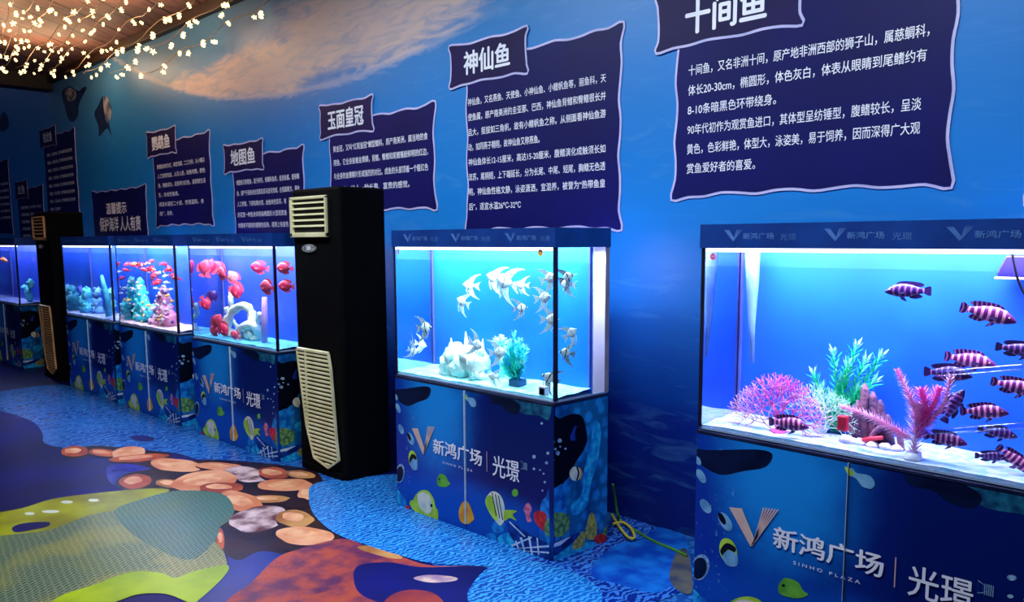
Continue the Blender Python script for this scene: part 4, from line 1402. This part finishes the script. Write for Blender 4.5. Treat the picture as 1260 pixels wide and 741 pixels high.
protos = {'r': make_round(red1, redf), 'p': make_round(red2, redf), 'w': make_round(palef, redf), 'd': make_round(darkf, darkf)}
usedr = set()
RED = [((250, 329), .115, 2.84, 'p', False, 1.2, .9, 'red fish leading the close trio in the red fish tank corner'),
       ((258, 321), .125, 2.93, 'r', False, 1.3, 1.0, 'red fish at the middle of the close trio, highest of them'),
       ((266, 328), .105, 3.0, 'p', True, .9, .8, 'red fish at the rear of the close trio'),
       ((273, 336), .115, 2.86, 'p', True, .5, .1, 'patterned red fish right beside the trio, nose down'),
       ((287, 341), .10, 2.88, 'w', True, 1.0, 1.2, 'pale rose fish gliding steeply in mid tank'),
       ((291, 358), .115, 2.86, 'r', False, -1.35, 1.1, 'slender-looking red fish hanging head down in mid tank'),
       ((318, 328), .11, 2.94, 'r', True, .2, 1.0, 'red fish high near the right corner, farther back'),
       ((328, 353), .125, 2.84, 'p', True, .15, .2, 'large red fish against the glass by the corner post'),
       ((253, 374), .10, 2.84, 'r', False, -1.1, .8, 'red fish tilting down below the trio'),
       ((261, 364), .09, 2.95, 'd', False, 1.2, 1.1, 'violet-dark fish turned away below the trio'),
       ((247, 356), .10, 2.88, 'd', False, 1.45, 1.3, 'thin dark fish at the left pane, standing upright'),
       ((267, 396), .135, 2.835, 'p', False, 1.0, .3, 'big patterned red fish beside the white coral'),
       ((275, 405), .115, 2.83, 'r', False, -.9, .4, 'red fish nose down at the foot of the white coral'),
       ((264, 412), .115, 2.86, 'r', True, .1, .1, 'magenta-red fish resting lowest on the blue sand'),
       ((289, 412), .075, 2.84, 'p', True, .6, .6, 'small red fish in front of the white coral base'),
       ((349, 326), .10, 2.92, 'p', True, .1, .7, 'added red fish for a reflection seen at the side glass, upper one'),  # this fish and the next stand in for reflections of fish near the corner
       ((351, 352), .10, 2.92, 'r', True, .1, .7, 'added red fish for a reflection seen at the side glass, lower one')]
for px, ln, Y, kd, fl_, pt, yw, lab in RED:
    r_ = protos[kd] if kd not in usedr else copy_tree(protos[kd]); usedr.add(kd)
    place(r_, px, ln*1.14, Y, yw, pt, 0, fl_)
    tag(r_, lab, 'fish', 'round red fish in the violet-blue tank')

# tiny fish
def make_tiny(mat, nm):
    mb = MB()
    loft_body(mb, [(-.34, .05, -.05, .02), (-.25, .08, -.08, .05), (-.05, .17, -.16, .10), (.15, .20, -.19, .115), (.3, .15, -.15, .10), (.42, .06, -.08, .05), (.46, 0, -.02, .01)], mat, 8)
    mb.slab([(-.32, -.012, .04), (-.5, -.012, .17), (-.44, -.012, 0), (-.5, -.012, -.17), (-.32, -.012, -.04)], (0, .024, 0), mat)
    mb.slab([(.1, -.01, .18), (-.05, -.01, .27), (-.2, -.01, .2), (-.15, -.01, .12)], (0, .02, 0), mat)
    return mb.mesh(nm)


tiny = [(make_tiny(pm('tiny_red', lin(248, 70, 84), lin(220, 40, 70), 20, .4), 'tiny_red'), 'tiny red fish in the shoal of the crowded tank', 'tiny red fish of the shoal', 24),
        (make_tiny(pm('tiny_yellow', lin(252, 214, 110), lin(246, 190, 80), 20, .4), 'tiny_yellow'), 'tiny yellow fish in the shoal of the crowded tank', 'tiny yellow fish of the shoal', 18),
        (make_tiny(pm('tiny_pale', lin(246, 240, 240), lin(214, 226, 246), 20, .4), 'tiny_pale'), 'tiny white fish in the shoal of the crowded tank', 'tiny white fish of the shoal', 34)]
a4, b4 = TX['mixed']
rnd = random.Random(11)
clus = {0: [(0, 160, 325, 4), (0, 183, 328, 6), (0, 193, 344, 7), (0, 209, 336, 4), (0, 204, 331, 3)], 1: [], 2: []}
for ci, (me, lab, grp, cnt) in enumerate(tiny):
    spots = [(x+rnd.uniform(-6, 6), y+rnd.uniform(-7, 7)) for _, x, y, c_ in clus[ci] for i in range(c_)]
    while len(spots) < cnt: spots.append((rnd.uniform(156, 213), rnd.uniform(322, 396)))
    for x, y in spots[:cnt]:
        o = bpy.data.objects.new('tiny_fish', me)
        COL.objects.link(o)
        p = onY(x, y, FY+rnd.uniform(.03, .20))
        p.x = max(a4+.06, min(b4-.06, p.x))
        o.location = p
        s_ = rnd.uniform(.045, .065)*(1.4 if ci == 0 else 1)
        o.scale = (s_, s_, s_)
        o.rotation_euler = (0, rnd.uniform(-.4, .4), rnd.uniform(0, 6.28))
        tag(o, lab, 'fish', grp)

# ------------------------------------------------------------------ corals and ornaments
sandz = HC+.03


def branch_fan(mb, p, d, ln, rad, depth, rnd, mat, flat=.25):
    if depth == 0: return
    q = p+d*ln
    mid = p.lerp(q, .5)+Vector((rnd.uniform(-1, 1), rnd.uniform(-1, 1)*flat, rnd.uniform(-1, 1)))*ln*.12
    mb.tube([p, mid, q], [rad, rad*.9, rad*.78], mat, 5)
    k = 3 if (depth > 3 and rnd.random() < .45) else 2
    for i in range(k):
        ang_ = (i-(k-1)/2)*rnd.uniform(.75, 1.05)+rnd.uniform(-.15, .15)
        c_, s_ = math.cos(ang_), math.sin(ang_)
        e = Vector((d.x*c_-d.z*s_, d.y+rnd.uniform(-1, 1)*flat, d.x*s_+d.z*c_)).normalized()
        branch_fan(mb, q, e, ln*rnd.uniform(.74, .92), rad*.74, depth-1, rnd, mat, flat)


def ground(px, Y): p = onY(px[0], px[1], Y); p.z = sandz-.012; return p


rnd = random.Random(21)
g0 = ground((958, 520), 2.885)
sf = empty('sea_fan', g0)
tag(sf, 'pink branching sea fan on the white sand of the nearest tank', 'coral')
pink1 = pm('sea_fan_pink', lin(250, 120, 190), lin(236, 70, 170), 14, .5)
pink2 = pm('sea_fan_pale', lin(252, 200, 200), lin(250, 160, 190), 14, .5)
mb = MB(); mb.blob((0, 0, .0), (.035, .03, .02), pink1, .3, 3, 12, 3); mb.build('foot', sf)
for i, (a, mt) in enumerate([(-1.15, pink2), (-.75, pink2), (-.35, pink1), (0.0, pink1), (.3, pink1), (.65, pink1), (1.0, pink2)]):
    mb = MB()
    branch_fan(mb, Vector((0, rnd.uniform(-.012, .012), .008)), Vector((math.sin(a), rnd.uniform(-.15, .15), math.cos(a))).normalized(), .056, .0042, 6, rnd, mt, .06)
    mb.build('branch', sf)

wf_ = empty('bush_coral', ground((1012, 535), 2.95))
tag(wf_, 'pale green fine branched coral between pink sea fan and green plant', 'coral')
wc = pm('bush_coral_white', lin(226, 250, 236), lin(176, 236, 214), 12, .5)
for a in (-.5, -.15, .2, .55):
    mb = MB()
    branch_fan(mb, Vector((0, 0, 0)), Vector((math.sin(a), rnd.uniform(-.2, .2), math.cos(a))).normalized(), .048, .0034, 6, rnd, wc, .08)
    mb.build('branch', wf_)


def leafy_stem(mb, base, tip, n, ll, mat, tipmat, rnd, w=.16):
    base = Vector(base); tip = Vector(tip)
    mid = base.lerp(tip, .5)+Vector((rnd.uniform(-.02, .02), rnd.uniform(-.02, .02), .0))
    pts = curve_pts([base, mid, tip], 5, False)
    mb.tube(pts, .0022, mat, 4)
    for i in range(n):
        t = .15+.85*i/(n-1)
        f = t*(len(pts)-1); j = min(int(f), len(pts)-2)
        p = pts[j].lerp(pts[j+1], f-j)
        ax = (pts[j+1]-pts[j]).normalized()
        for k in range(5):
            a = 2*math.pi*(k/5)+i*.9
            u = ax.orthogonal().normalized(); v = ax.cross(u)
            d = (u*math.cos(a)+v*math.sin(a))*.8+ax*(.75 if i < n-2 else 1.5)
            d.normalize()
            s = ax.cross(d).normalized()*ll*w*.5
            l_ = ll*rnd.uniform(.75, 1.15)
            e = p+d*l_
            m_ = p+d*l_*.45
            nn = d.cross(s).normalized()*.0008
            mb.add([p-nn, m_-s, e, m_+s, p+nn, m_-s+nn, m_+s+nn], [(0, 1, 2, 3), (4, 6, 2, 5)], tipmat if i >= n-2 else mat)


g1 = ground((1030, 532), 2.995)
gp = empty('aquarium_plant', g1)
tag(gp, 'green spiky-leaved plant, tallest in the nearest tank', 'plant')
gm = pm('leaf_green', lin(60, 238, 178), lin(30, 214, 150), 10, .45)
gm2 = pm('leaf_green_pale', lin(196, 250, 226), lin(130, 244, 214), 10, .45)
mb = MB(); mb.blob((0, 0, 0), (.05, .04, .018), pm('plant_base_dark', lin(40, 60, 140), None, 9, .5), .2, 3, 12, 1); mb.build('base', gp)
for x, y, dy in [(1053, 428, .0), (1026, 437, -.03), (1083, 440, .02), (1002, 462, .0), (1064, 446, -.04), (1042, 452, -.05), (1035, 470, .02), (1075, 470, -.05), (1012, 480, .03), (1055, 480, -.04), (1025, 492, -.03), (1040, 500, -.05)]:
    t_ = onY(x, y, 2.99+dy*.4)-g1
    mb = MB()
    leafy_stem(mb, (rnd.uniform(-.02, .02), rnd.uniform(-.02, .01), .0), t_, 17, .042, gm, gm2, rnd, .2)
    mb.build('stem', gp)


def feather(mb, pts, r0, r1, nb, mat, rnd, core=.003):
    P = curve_pts(pts, 8, False)
    mb.tube(P, core, mat, 5)
    for i in range(nb):
        t = i/(nb-1)
        f = t*(len(P)-1); j = min(int(f), len(P)-2)
        p = P[j].lerp(P[j+1], f-j)
        ax = (P[j+1]-P[j]).normalized()
        u = ax.orthogonal().normalized(); v = ax.cross(u)
        a = i*2.4
        d = ((u*math.cos(a)+v*math.sin(a))+ax*.7).normalized()
        r = (r0+(r1-r0)*t)*rnd.uniform(.75, 1.15)*(1 if t < .9 else .75)
        s = ax.cross(d).normalized()*.0046
        nn = d.cross(s).normalized()*.0012
        e = p+d*r
        mb.add([p-s, p+s, p+nn*1.5, e], [(0, 1, 3), (1, 2, 3), (2, 0, 3), (0, 2, 1)], mat)


fp0 = ground((1123, 574), 2.825)
fp = empty('feather_plant', fp0)
tag(fp, 'pink bristly feather plant in a white pot, in front of the striped fish', 'plant')
fm1 = pm('feather_pink', lin(255, 136, 206), lin(246, 104, 196), 16, .55)
fm2 = pm('feather_rose', lin(255, 206, 224), lin(252, 160, 210), 16, .55)
fm3 = pm('feather_white', lin(250, 226, 240), lin(236, 170, 226), 20, .55)
mb = MB()
mb.tube([(0, 0, .0), (0, 0, .012), (0, 0, .03)], [.030, .027, .024], pm('pot_white', lin(244, 238, 244), lin(220, 214, 230), 9, .5), 14)
mb.build('pot', fp)
for pts, r0, r1, nb, mt in [([(1124, 562), (1128, 520), (1132, 500)], .036, .03, 420, fm3), ([(1130, 540), (1138, 505), (1134, 480)], .034, .024, 380, fm1), ([(1132, 520), (1120, 490), (1104, 455)], .026, .012, 380, fm2),
                            ([(1134, 525), (1148, 500), (1156, 478)], .03, .018, 360, fm1), ([(1136, 525), (1160, 500), (1170, 462)], .022, .014, 320, fm2),
                            ([(1120, 540), (1095, 525), (1070, 512), (1035, 500)], .026, .014, 460, fm2)]:
    mb = MB()
    q = [onY(x, y, 2.825+.006*i)-fp0 for i, (x, y) in enumerate(pts)]
    feather(mb, q, r0*1.5, r1*1.6, int(nb*.42), mt, rnd, .0022)
    mb.build('frond', fp)

# driftwood ornament with stumps and an arch
d0 = ground((1085, 562), 2.88)
dw = empty('stump_ornament', d0)
tag(dw, 'purple-brown ornament of tree stumps with an arch and red gate, on white stones', 'ornament')
wood = pm('stump_wood', lin(150, 92, 120), lin(84, 50, 92), 30, .7, 0, .5)
stone = pm('stump_stone', lin(240, 226, 236), lin(196, 176, 206), 16, .7, 0, .4)
rg = pm('ornament_red', lin(232, 40, 70), lin(196, 26, 60), 12, .45)
for i, (x, y, w_, by) in enumerate([(1064, 472, .018, 560), (1074, 482, .018, 560), (1083, 492, .017, 562), (1056, 492, .016, 560), (1092, 510, .016, 564), (1048, 505, .014, 556)]):
    t_ = onY(x, y, 2.94)-d0
    b_ = onY(x+2, by, 2.94)-d0; b_.z = .0
    mb = MB()
    mb.tube([b_, b_.lerp(t_, .5), t_.lerp(b_, .12), t_], [w_*1.25, w_, w_*.8, w_*.25], wood, 9)
    mb.build('stump', dw)
mb = MB()
arch = [onY(x, y, 2.91)-d0 for x, y in [(1070, 560), (1072, 540), (1082, 528), (1095, 526), (1106, 534), (1110, 562)]]
mb.tube(curve_pts(arch, 5, False), .011, wood, 8)
mb.build('arch', dw)
mb = MB()
for i, (x, y, r) in enumerate([(1042, 552, .03), (1058, 560, .022), (1072, 563, .022), (1088, 566, .022), (1103, 568, .022), (1050, 545, .02)]):
    c_ = onY(x, y, 2.90)-d0; c_.z = max(c_.z, .012)
    mb.blob(c_, (r, r*.8, r*.75), stone, .35, 3, 12, i)
mb.build('stone_base', dw)
mb = MB()
c_ = onY(1043, 519, 2.90)-d0
mb.box((c_.x-.018, -.03, c_.z-.028), (c_.x+.018, -.006, c_.z+.028), rg)
mb.build('red_gate', dw, .006)
mb = MB(); c2 = onY(1072, 540, 2.90)-d0
mb.tube([c2+Vector((-.06, .0, -.03)), c2, c2+Vector((.04, 0, .01))], [.012, .009, .007], rg, 8)
mb.build('red_branch', dw)

# equipment of the nearest tank
pipe = glassy('clear_plastic', (.80, .86, .96, 1), .10, .5, .15)
pc = [onY(x, y, 2.99) for x, y in [(926, 311), (926, 345), (925, 400), (926, 446)]]
mb = MB(); mb.tube(pc, [.030, .026, .014, .007], pm('pipe_grey', lin(120, 160, 220), lin(90, 136, 210), 10, .4), 12)
tag(mb.build('intake_pipe', None, 0, pc[0]), 'grey tapering pipe hanging from the lid, left end of the nearest tank', 'pipe')
for (x0, y0), (x1, y1), lab in [((1152, 460), (1275, 450), 'upper clear rod across the shoal of striped fish'), ((1130, 533), (1275, 522), 'lower clear rod across the shoal of striped fish')]:
    mb = MB()
    A = onY(x0, y0, 2.828); B = onY(x1, y1, 2.828)
    mb.tube([A, A.lerp(B, .5), B], .011, pipe, 10)
    tag(mb.build('clear_rod', None, 0, A), lab, 'rod')
hp = onY(1250, 330, 2.95)
fh = empty('filter_head', hp)
tag(fh, 'dark blue filter head under the lid, at the photo edge', 'filter')
mb = MB()
hz = HB-hp.z-.02
mb.slab([(-.03, 0, hz), (.12, 0, hz), (.12, 0, -.028), (-.05, 0, -.028), (-.055, 0, -.018)], (0, .06, 0), pm('filter_blue', lin(46, 36, 150), lin(34, 26, 120), 8, .4))
mb.build('housing', fh, .006)
mb = MB(); mb.box((-.058, -.004, -.036), (.122, .064, -.0285), pm('filter_rim', lin(226, 200, 246), None, 9, .4)); mb.build('rim', fh, .002)
cb = curve_pts([onY(x, y, 2.85) for x, y in [(1245, 308), (1248, 325), (1253, 345), (1263, 365), (1280, 380)]], 6, False)
mb = MB(); mb.tube(cb, .0042, pm('cable_black', lin(10, 10, 22), None, 9, .4), 6)
tag(mb.build('power_cable', None, 0, cb[0]), 'black cable hanging in front of the filter head', 'cable')

# angelfish tank: white rock, cyan bush, small white block
r0 = ground((570, 470), 2.92)
wr = empty('rock_ornament', r0)
tag(wr, 'glowing white spiky rock in the angelfish tank', 'ornament')
wrm = pm('white_rock', lin(250, 250, 246), lin(170, 226, 220), 20, .7, 0, .5, .4, .6)
for i, (x, y, rx, rz) in enumerate([(555, 452, .065, .085), (572, 455, .075, .08), (589, 452, .06, .085), (560, 436, .045, .06), (581, 440, .055, .06), (592, 464, .05, .05), (550, 466, .055, .05), (572, 470, .06, .04)]):
    c_ = onY(x, y, 2.92)-r0
    mb = MB(); mb.blob(c_, (rx, .07, rz), wrm, .5, 4, 18, i); mb.build('rock_lump', wr)
for i, (x, y, bx_, by) in enumerate([(555, 416, 556, 440), (573, 408, 575, 440), (594, 417, 592, 445), (549, 430, 551, 450)]):
    mb = MB(); a_ = onY(bx_, by, 2.92)-r0; e_ = onY(x, y, 2.92)-r0
    mb.tube([a_, a_.lerp(e_, .5), e_], [.022, .014, .002], wrm, 7); mb.build('spike', wr)
b0_ = ground((637, 480), 2.90)
bs = empty('bushy_plant', b0_)
tag(bs, 'cyan bushy plant in a dark pot, right of the white rock', 'plant')
cym = pm('bush_cyan', lin(60, 246, 226), lin(30, 210, 216), 12, .5)
cyw = pm('bush_cyan_pale', lin(200, 252, 240), lin(120, 246, 232), 12, .5)
mb = MB(); mb.box((-.035, -.03, -.002), (.035, .03, .045), pm('pot_dark_teal', lin(14, 86, 136), None, 9, .5)); mb.build('pot', bs, .004)
for i in range(16):
    x = rnd.uniform(618, 648); y = rnd.uniform(415, 450)
    if i < 4: x, y = [(633, 414), (640, 422), (646, 432), (628, 424)][i]
    mb = MB(); leafy_stem(mb, (rnd.uniform(-.02, .02), rnd.uniform(-.02, .02), .035), onY(x, y, 2.90+rnd.uniform(-.04, .04))-b0_, 12, .036, cym, cyw, rnd, .3); mb.build('stem', bs)
an = empty('anemone', onY(617, 432, 2.985)); an.location.z = sandz-.015
tag(an, 'pale round anemone on a thin stalk, left of the cyan bush', 'coral')
q = onY(616, 424, 2.985)-an.location
mb = MB(); mb.tube([(0, 0, 0), q*.5+Vector((.012, 0, 0)), q], [.02, .012, .014], cyw, 8); mb.build('stalk', an)
mb = MB()
for i in range(60):
    d = Vector((rnd.gauss(0, 1), rnd.gauss(0, 1), rnd.gauss(0, 1))).normalized()
    mb.tube([q, q+d*.03, q+d*.05+Vector((0, 0, .004))], [.005, .004, .002], cyw, 5)
mb.build('tentacle_crown', an)
wb = onY(668, 489, 2.81); wb.z = sandz-.012
mb = MB(); mb.box((-.022, -.012, 0), (.022, .02, .05), white_panel); mb.box((-.016, -.0125, .01), (.016, -.012, .04), pm('block_face', lin(150, 190, 206), None, 9, .4))
o = mb.build('heater_block', None, .003); o.location = wb
tag(o, 'small white block on the sand at the corner of the angelfish tank', 'block')

# red fish tank: white knotted coral
k0 = ground((302, 422), 2.93)
kn = empty('knotted_coral', k0)
tag(kn, 'white knotted coral on blue sand in the red fish tank', 'coral')
km = pm('knot_white', lin(246, 252, 236), lin(196, 232, 216), 20, .6, 0, .4)
for ring in [[(278, 415), (280, 395), (290, 380), (303, 377), (310, 388), (308, 400), (300, 405)], [(285, 420), (295, 405), (312, 400), (318, 412), (310, 420)], [(278, 378), (284, 392), (292, 402), (300, 412)],
             [(320, 386), (317, 396), (312, 406), (305, 416)], [(284, 360), (284, 370), (286, 385)]]:
    mb = MB()
    P_ = curve_pts([onY(x, y, 2.93+rnd.uniform(-.03, .03))-k0 for x, y in ring], 5, False)
    mb.tube(P_, [.030*rnd.uniform(.75, 1.25) for _ in P_] if ring[0][1] > 400 else [.018*rnd.uniform(.7, 1.3) for _ in P_], km, 8)
    mb.build('coral_arm', kn)
for i, (x, y, r) in enumerate([(295, 412, .06), (310, 412, .055), (284, 412, .045)]):
    mb = MB(); mb.blob(onY(x, y, 2.93)-k0, (r, .05, r), km, .5, 5, 16, i); mb.build('coral_lump', kn)
tp = ground((325, 412), 2.90)
mb = MB(); t_ = onY(325.5, 366, 2.90)-tp
mb.tube([(0, 0, 0), t_*.5, t_], [.022, .024, .018], pm('tube_rose', lin(214, 170, 214), lin(170, 130, 206), 9, .5), 9)
o = mb.build('tube_sponge'); o.location = tp
tag(o, 'pale rose tube sponge standing near the corner post of the red fish tank', 'coral')

# crowded tank: cyan coral and gravel mounds
def lump_coral(name, label, px, Y, mat, lumps, cat='coral', seed=0, knobs=0, km_=None):
    c0 = ground(px, Y)
    r_ = empty(name, c0)
    tag(r_, label, cat)
    rr = random.Random(seed)
    for i, (x, y, rx, rz) in enumerate(lumps):
        c_ = onY(x, y, Y)-c0
        mb = MB(); mb.blob(c_, (rx, min(rx, .07), rz), mat, .55, 6, 14, i+seed)
        for j in range(knobs):
            d = Vector((rr.gauss(0, 1), rr.gauss(0, .8)-.5, rr.gauss(0, 1)+.3)).normalized()
            p = c_+Vector((d.x*rx, d.y*min(rx, .07), d.z*rz))
            mb.blob(p, rr.uniform(.010, .019), (km_ or [mat])[j % len(km_ or [mat])], .3, 3, 6, j)
        mb.build('lump', r_)
    return r_


cy2 = pm('coral_cyan', lin(90, 240, 232), lin(40, 190, 220), 24, .6, 0, .4)
rs = [pm('gravel_rose', lin(246, 190, 206), lin(220, 120, 160), 24, .7), pm('gravel_white', lin(250, 244, 244), lin(226, 214, 226), 24, .7), pm('gravel_violet', lin(120, 70, 150), lin(160, 80, 140), 24, .7)]
lump_coral('coral_tower', 'tall cyan coral tower in the crowded tank of tiny fish', (177, 404), 2.95, cy2, [(177, 396, .12, .09), (175, 378, .09, .10), (174, 362, .05, .09), (184, 384, .08, .07), (168, 386, .06, .09), (173, 350, .03, .06)], 'coral', 2, 10, [cy2, rs[1]])
lump_coral('coral_mound', 'pink pebbly coral mound beside the cyan tower', (203, 408), 2.93, rs[0], [(203, 400, .12, .08), (202, 384, .09, .09), (202, 370, .05, .07), (210, 396, .07, .08), (194, 398, .08, .07), (202, 360, .03, .05)], 'coral', 5, 22, rs)
lump_coral('coral_mound', 'low violet pebbly coral at the left end of the crowded tank', (157, 398), 2.94, rs[2], [(157, 396, .08, .05), (164, 393, .05, .05)], 'coral', 9, 14, rs)
# dim tank
pc2 = pm('coral_pale_cyan', lin(110, 226, 236), lin(60, 170, 220), 20, .6, 0, .4)
lump_coral('coral_stack', 'cyan coral stack at the middle of the dim blue tank', (107, 388), 2.92, pc2, [(107, 382, .08, .08), (106, 372, .07, .08), (107, 361, .05, .06)], 'coral', 3, 6)
lump_coral('coral_stack', 'banded pale coral stack right of the cyan one', (121, 390), 2.94, pm('coral_pale_blue', lin(140, 200, 236), lin(90, 140, 216), 20, .6, 0, .4), [(121, 384, .06, .06), (120, 373, .05, .06), (119, 360, .04, .05)], 'coral', 4, 6)
lump_coral('coral_stack', 'greenish coral stack near the corner of the dim tank', (143, 394), 2.985, pm('coral_green_pale', lin(150, 236, 206), lin(90, 190, 190), 20, .6, 0, .4), [(136, 388, .05, .06), (137, 374, .045, .06), (137, 362, .035, .05)], 'coral', 6, 6)
lump_coral('coral_stack', 'violet coral stack at the left of the dim tank', (88, 384), 2.94, pm('coral_violet', lin(110, 110, 220), lin(80, 70, 180), 20, .6, 0, .4), [(87, 366, .05, .08), (87, 352, .05, .05), (99, 356, .03, .05)], 'coral', 7, 4)
s0 = ground((134, 392), 2.845)
mb = MB()
mb.tube([onY(x, y, 2.845)-s0 for x, y in [(134, 390), (132, 368), (128, 352), (125, 339)]], [.03, .026, .024, .014], pc2, 8)
o = mb.build('tube_sponge'); o.location = s0
tag(o, 'slanting pale tube sponge in the dim blue tank', 'coral')
lump_coral('coral_mound', 'pale coral lump in the farthest tank, by its corner', (36, 372), 2.95, pc2, [(36, 362, .05, .10), (38, 350, .04, .06), (32, 354, .05, .03)], 'coral', 8, 6)
o = bpy.data.objects.new('orange_fish', make_tiny(pm('orange_fish', lin(250, 150, 96), lin(240, 120, 80), 20, .4), 'orange_fish'))
COL.objects.link(o); o.location = onY(4, 320, 2.88); o.scale = (.16, .16, .16); o.rotation_euler = (0, .2, .4)
tag(o, 'pale orange fish in the farthest tank', 'fish')

# ------------------------------------------------------------------ hoses on the floor between the tanks
def hose(name, label, pts, r, mat, cat):
    P_ = curve_pts(pts, 8, False)
    mb = MB(); mb.tube(P_, r, mat, 7)
    return tag(mb.build(name, None, 0, P_[0]), label, cat)


gh = pm('hose_green', lin(86, 150, 44), lin(60, 120, 40), 20, .4)
yh = pm('hose_yellow', lin(214, 196, 70), lin(190, 168, 60), 20, .4)


def fz(x, y, z): p = onZ(x, y, z); p.y = min(p.y, WY-.03); return p


hose('garden_hose', 'green hose rising behind the angelfish cabinet and running across the floor', [onY(754, 596, 3.36), onY(757, 615, 3.40), onY(760, 632, 3.42), fz(765, 642, .008), fz(785, 655, .008), fz(806, 667, .008), fz(828, 676, .008), fz(845, 684, .008)], .0075, gh, 'hose')
hose('garden_hose', 'yellow hose looped on the floor beside the angelfish cabinet', [fz(752, 632, .05), fz(757, 640, .022), fz(764, 651, .022), fz(774, 662, .022), fz(781, 661, .022), fz(776, 650, .024), fz(766, 643, .022), fz(754, 645, .022)], .0075, yh, 'hose')

# ------------------------------------------------------------------ keep everything that lives in a tank inside its panes
bpy.context.view_layer.update()


def tank_of(p):
    for k, (a, b) in TX.items():
        if a-.02 < p.x < b+.02 and FY-.03 < p.y < FY+SWIM+.08 and p.z > HC: return k
    return None


def sand_h(p, k): return .022+.006*noise.noise(Vector((p.x*9, p.y*14, len(k))))+.014*max(0, (p.y-.009))/(SWIM-.016)


def tree(o): return [o]+[d for c in o.children for d in tree(c)]


for o in [o for o in bpy.data.objects if o.parent is None and o.get('category') in ('fish', 'coral', 'plant', 'ornament', 'block')]:
    k = tank_of(o.matrix_world.translation)
    if not k: continue
    T = TANK[k].matrix_world; Ti = T.inverted(); Lh = (TX[k][1]-TX[k][0])/2
    lo = Vector((-Lh+.0135, .0135, .0145)); hi = Vector((Lh-.0135, SWIM-.0115, HB-HC-.1))
    parts = [c for c in tree(o) if c.type == 'MESH']
    if o['category'] == 'fish':
        P = [Ti @ (c.matrix_world @ v.co) for c in parts for v in c.data.vertices]
        mv = Vector((0, 0, 0))
        for i in range(3):
            a = min(p[i] for p in P); b = max(p[i] for p in P)
            if b-a > hi[i]-lo[i]: mv[i] = (lo[i]+hi[i]-a-b)/2
            elif a < lo[i]: mv[i] = lo[i]-a
            elif b > hi[i]: mv[i] = hi[i]-b
        o.location = o.location+(T.to_3x3() @ mv)
    else:
        for c in parts:
            M_ = Ti @ c.matrix_world; Mi = M_.inverted()
            for v in c.data.vertices:
                p = M_ @ v.co
                if p.z < .06: p2 = p.copy(); p2.z = max(p.z, sand_h(p, k)+.001)
                else: p2 = p
                q = Vector([max(lo[i], min(hi[i] if i < 2 else 9, p2[i])) for i in range(3)])
                if (q-p).length > 1e-6: v.co = Mi @ q
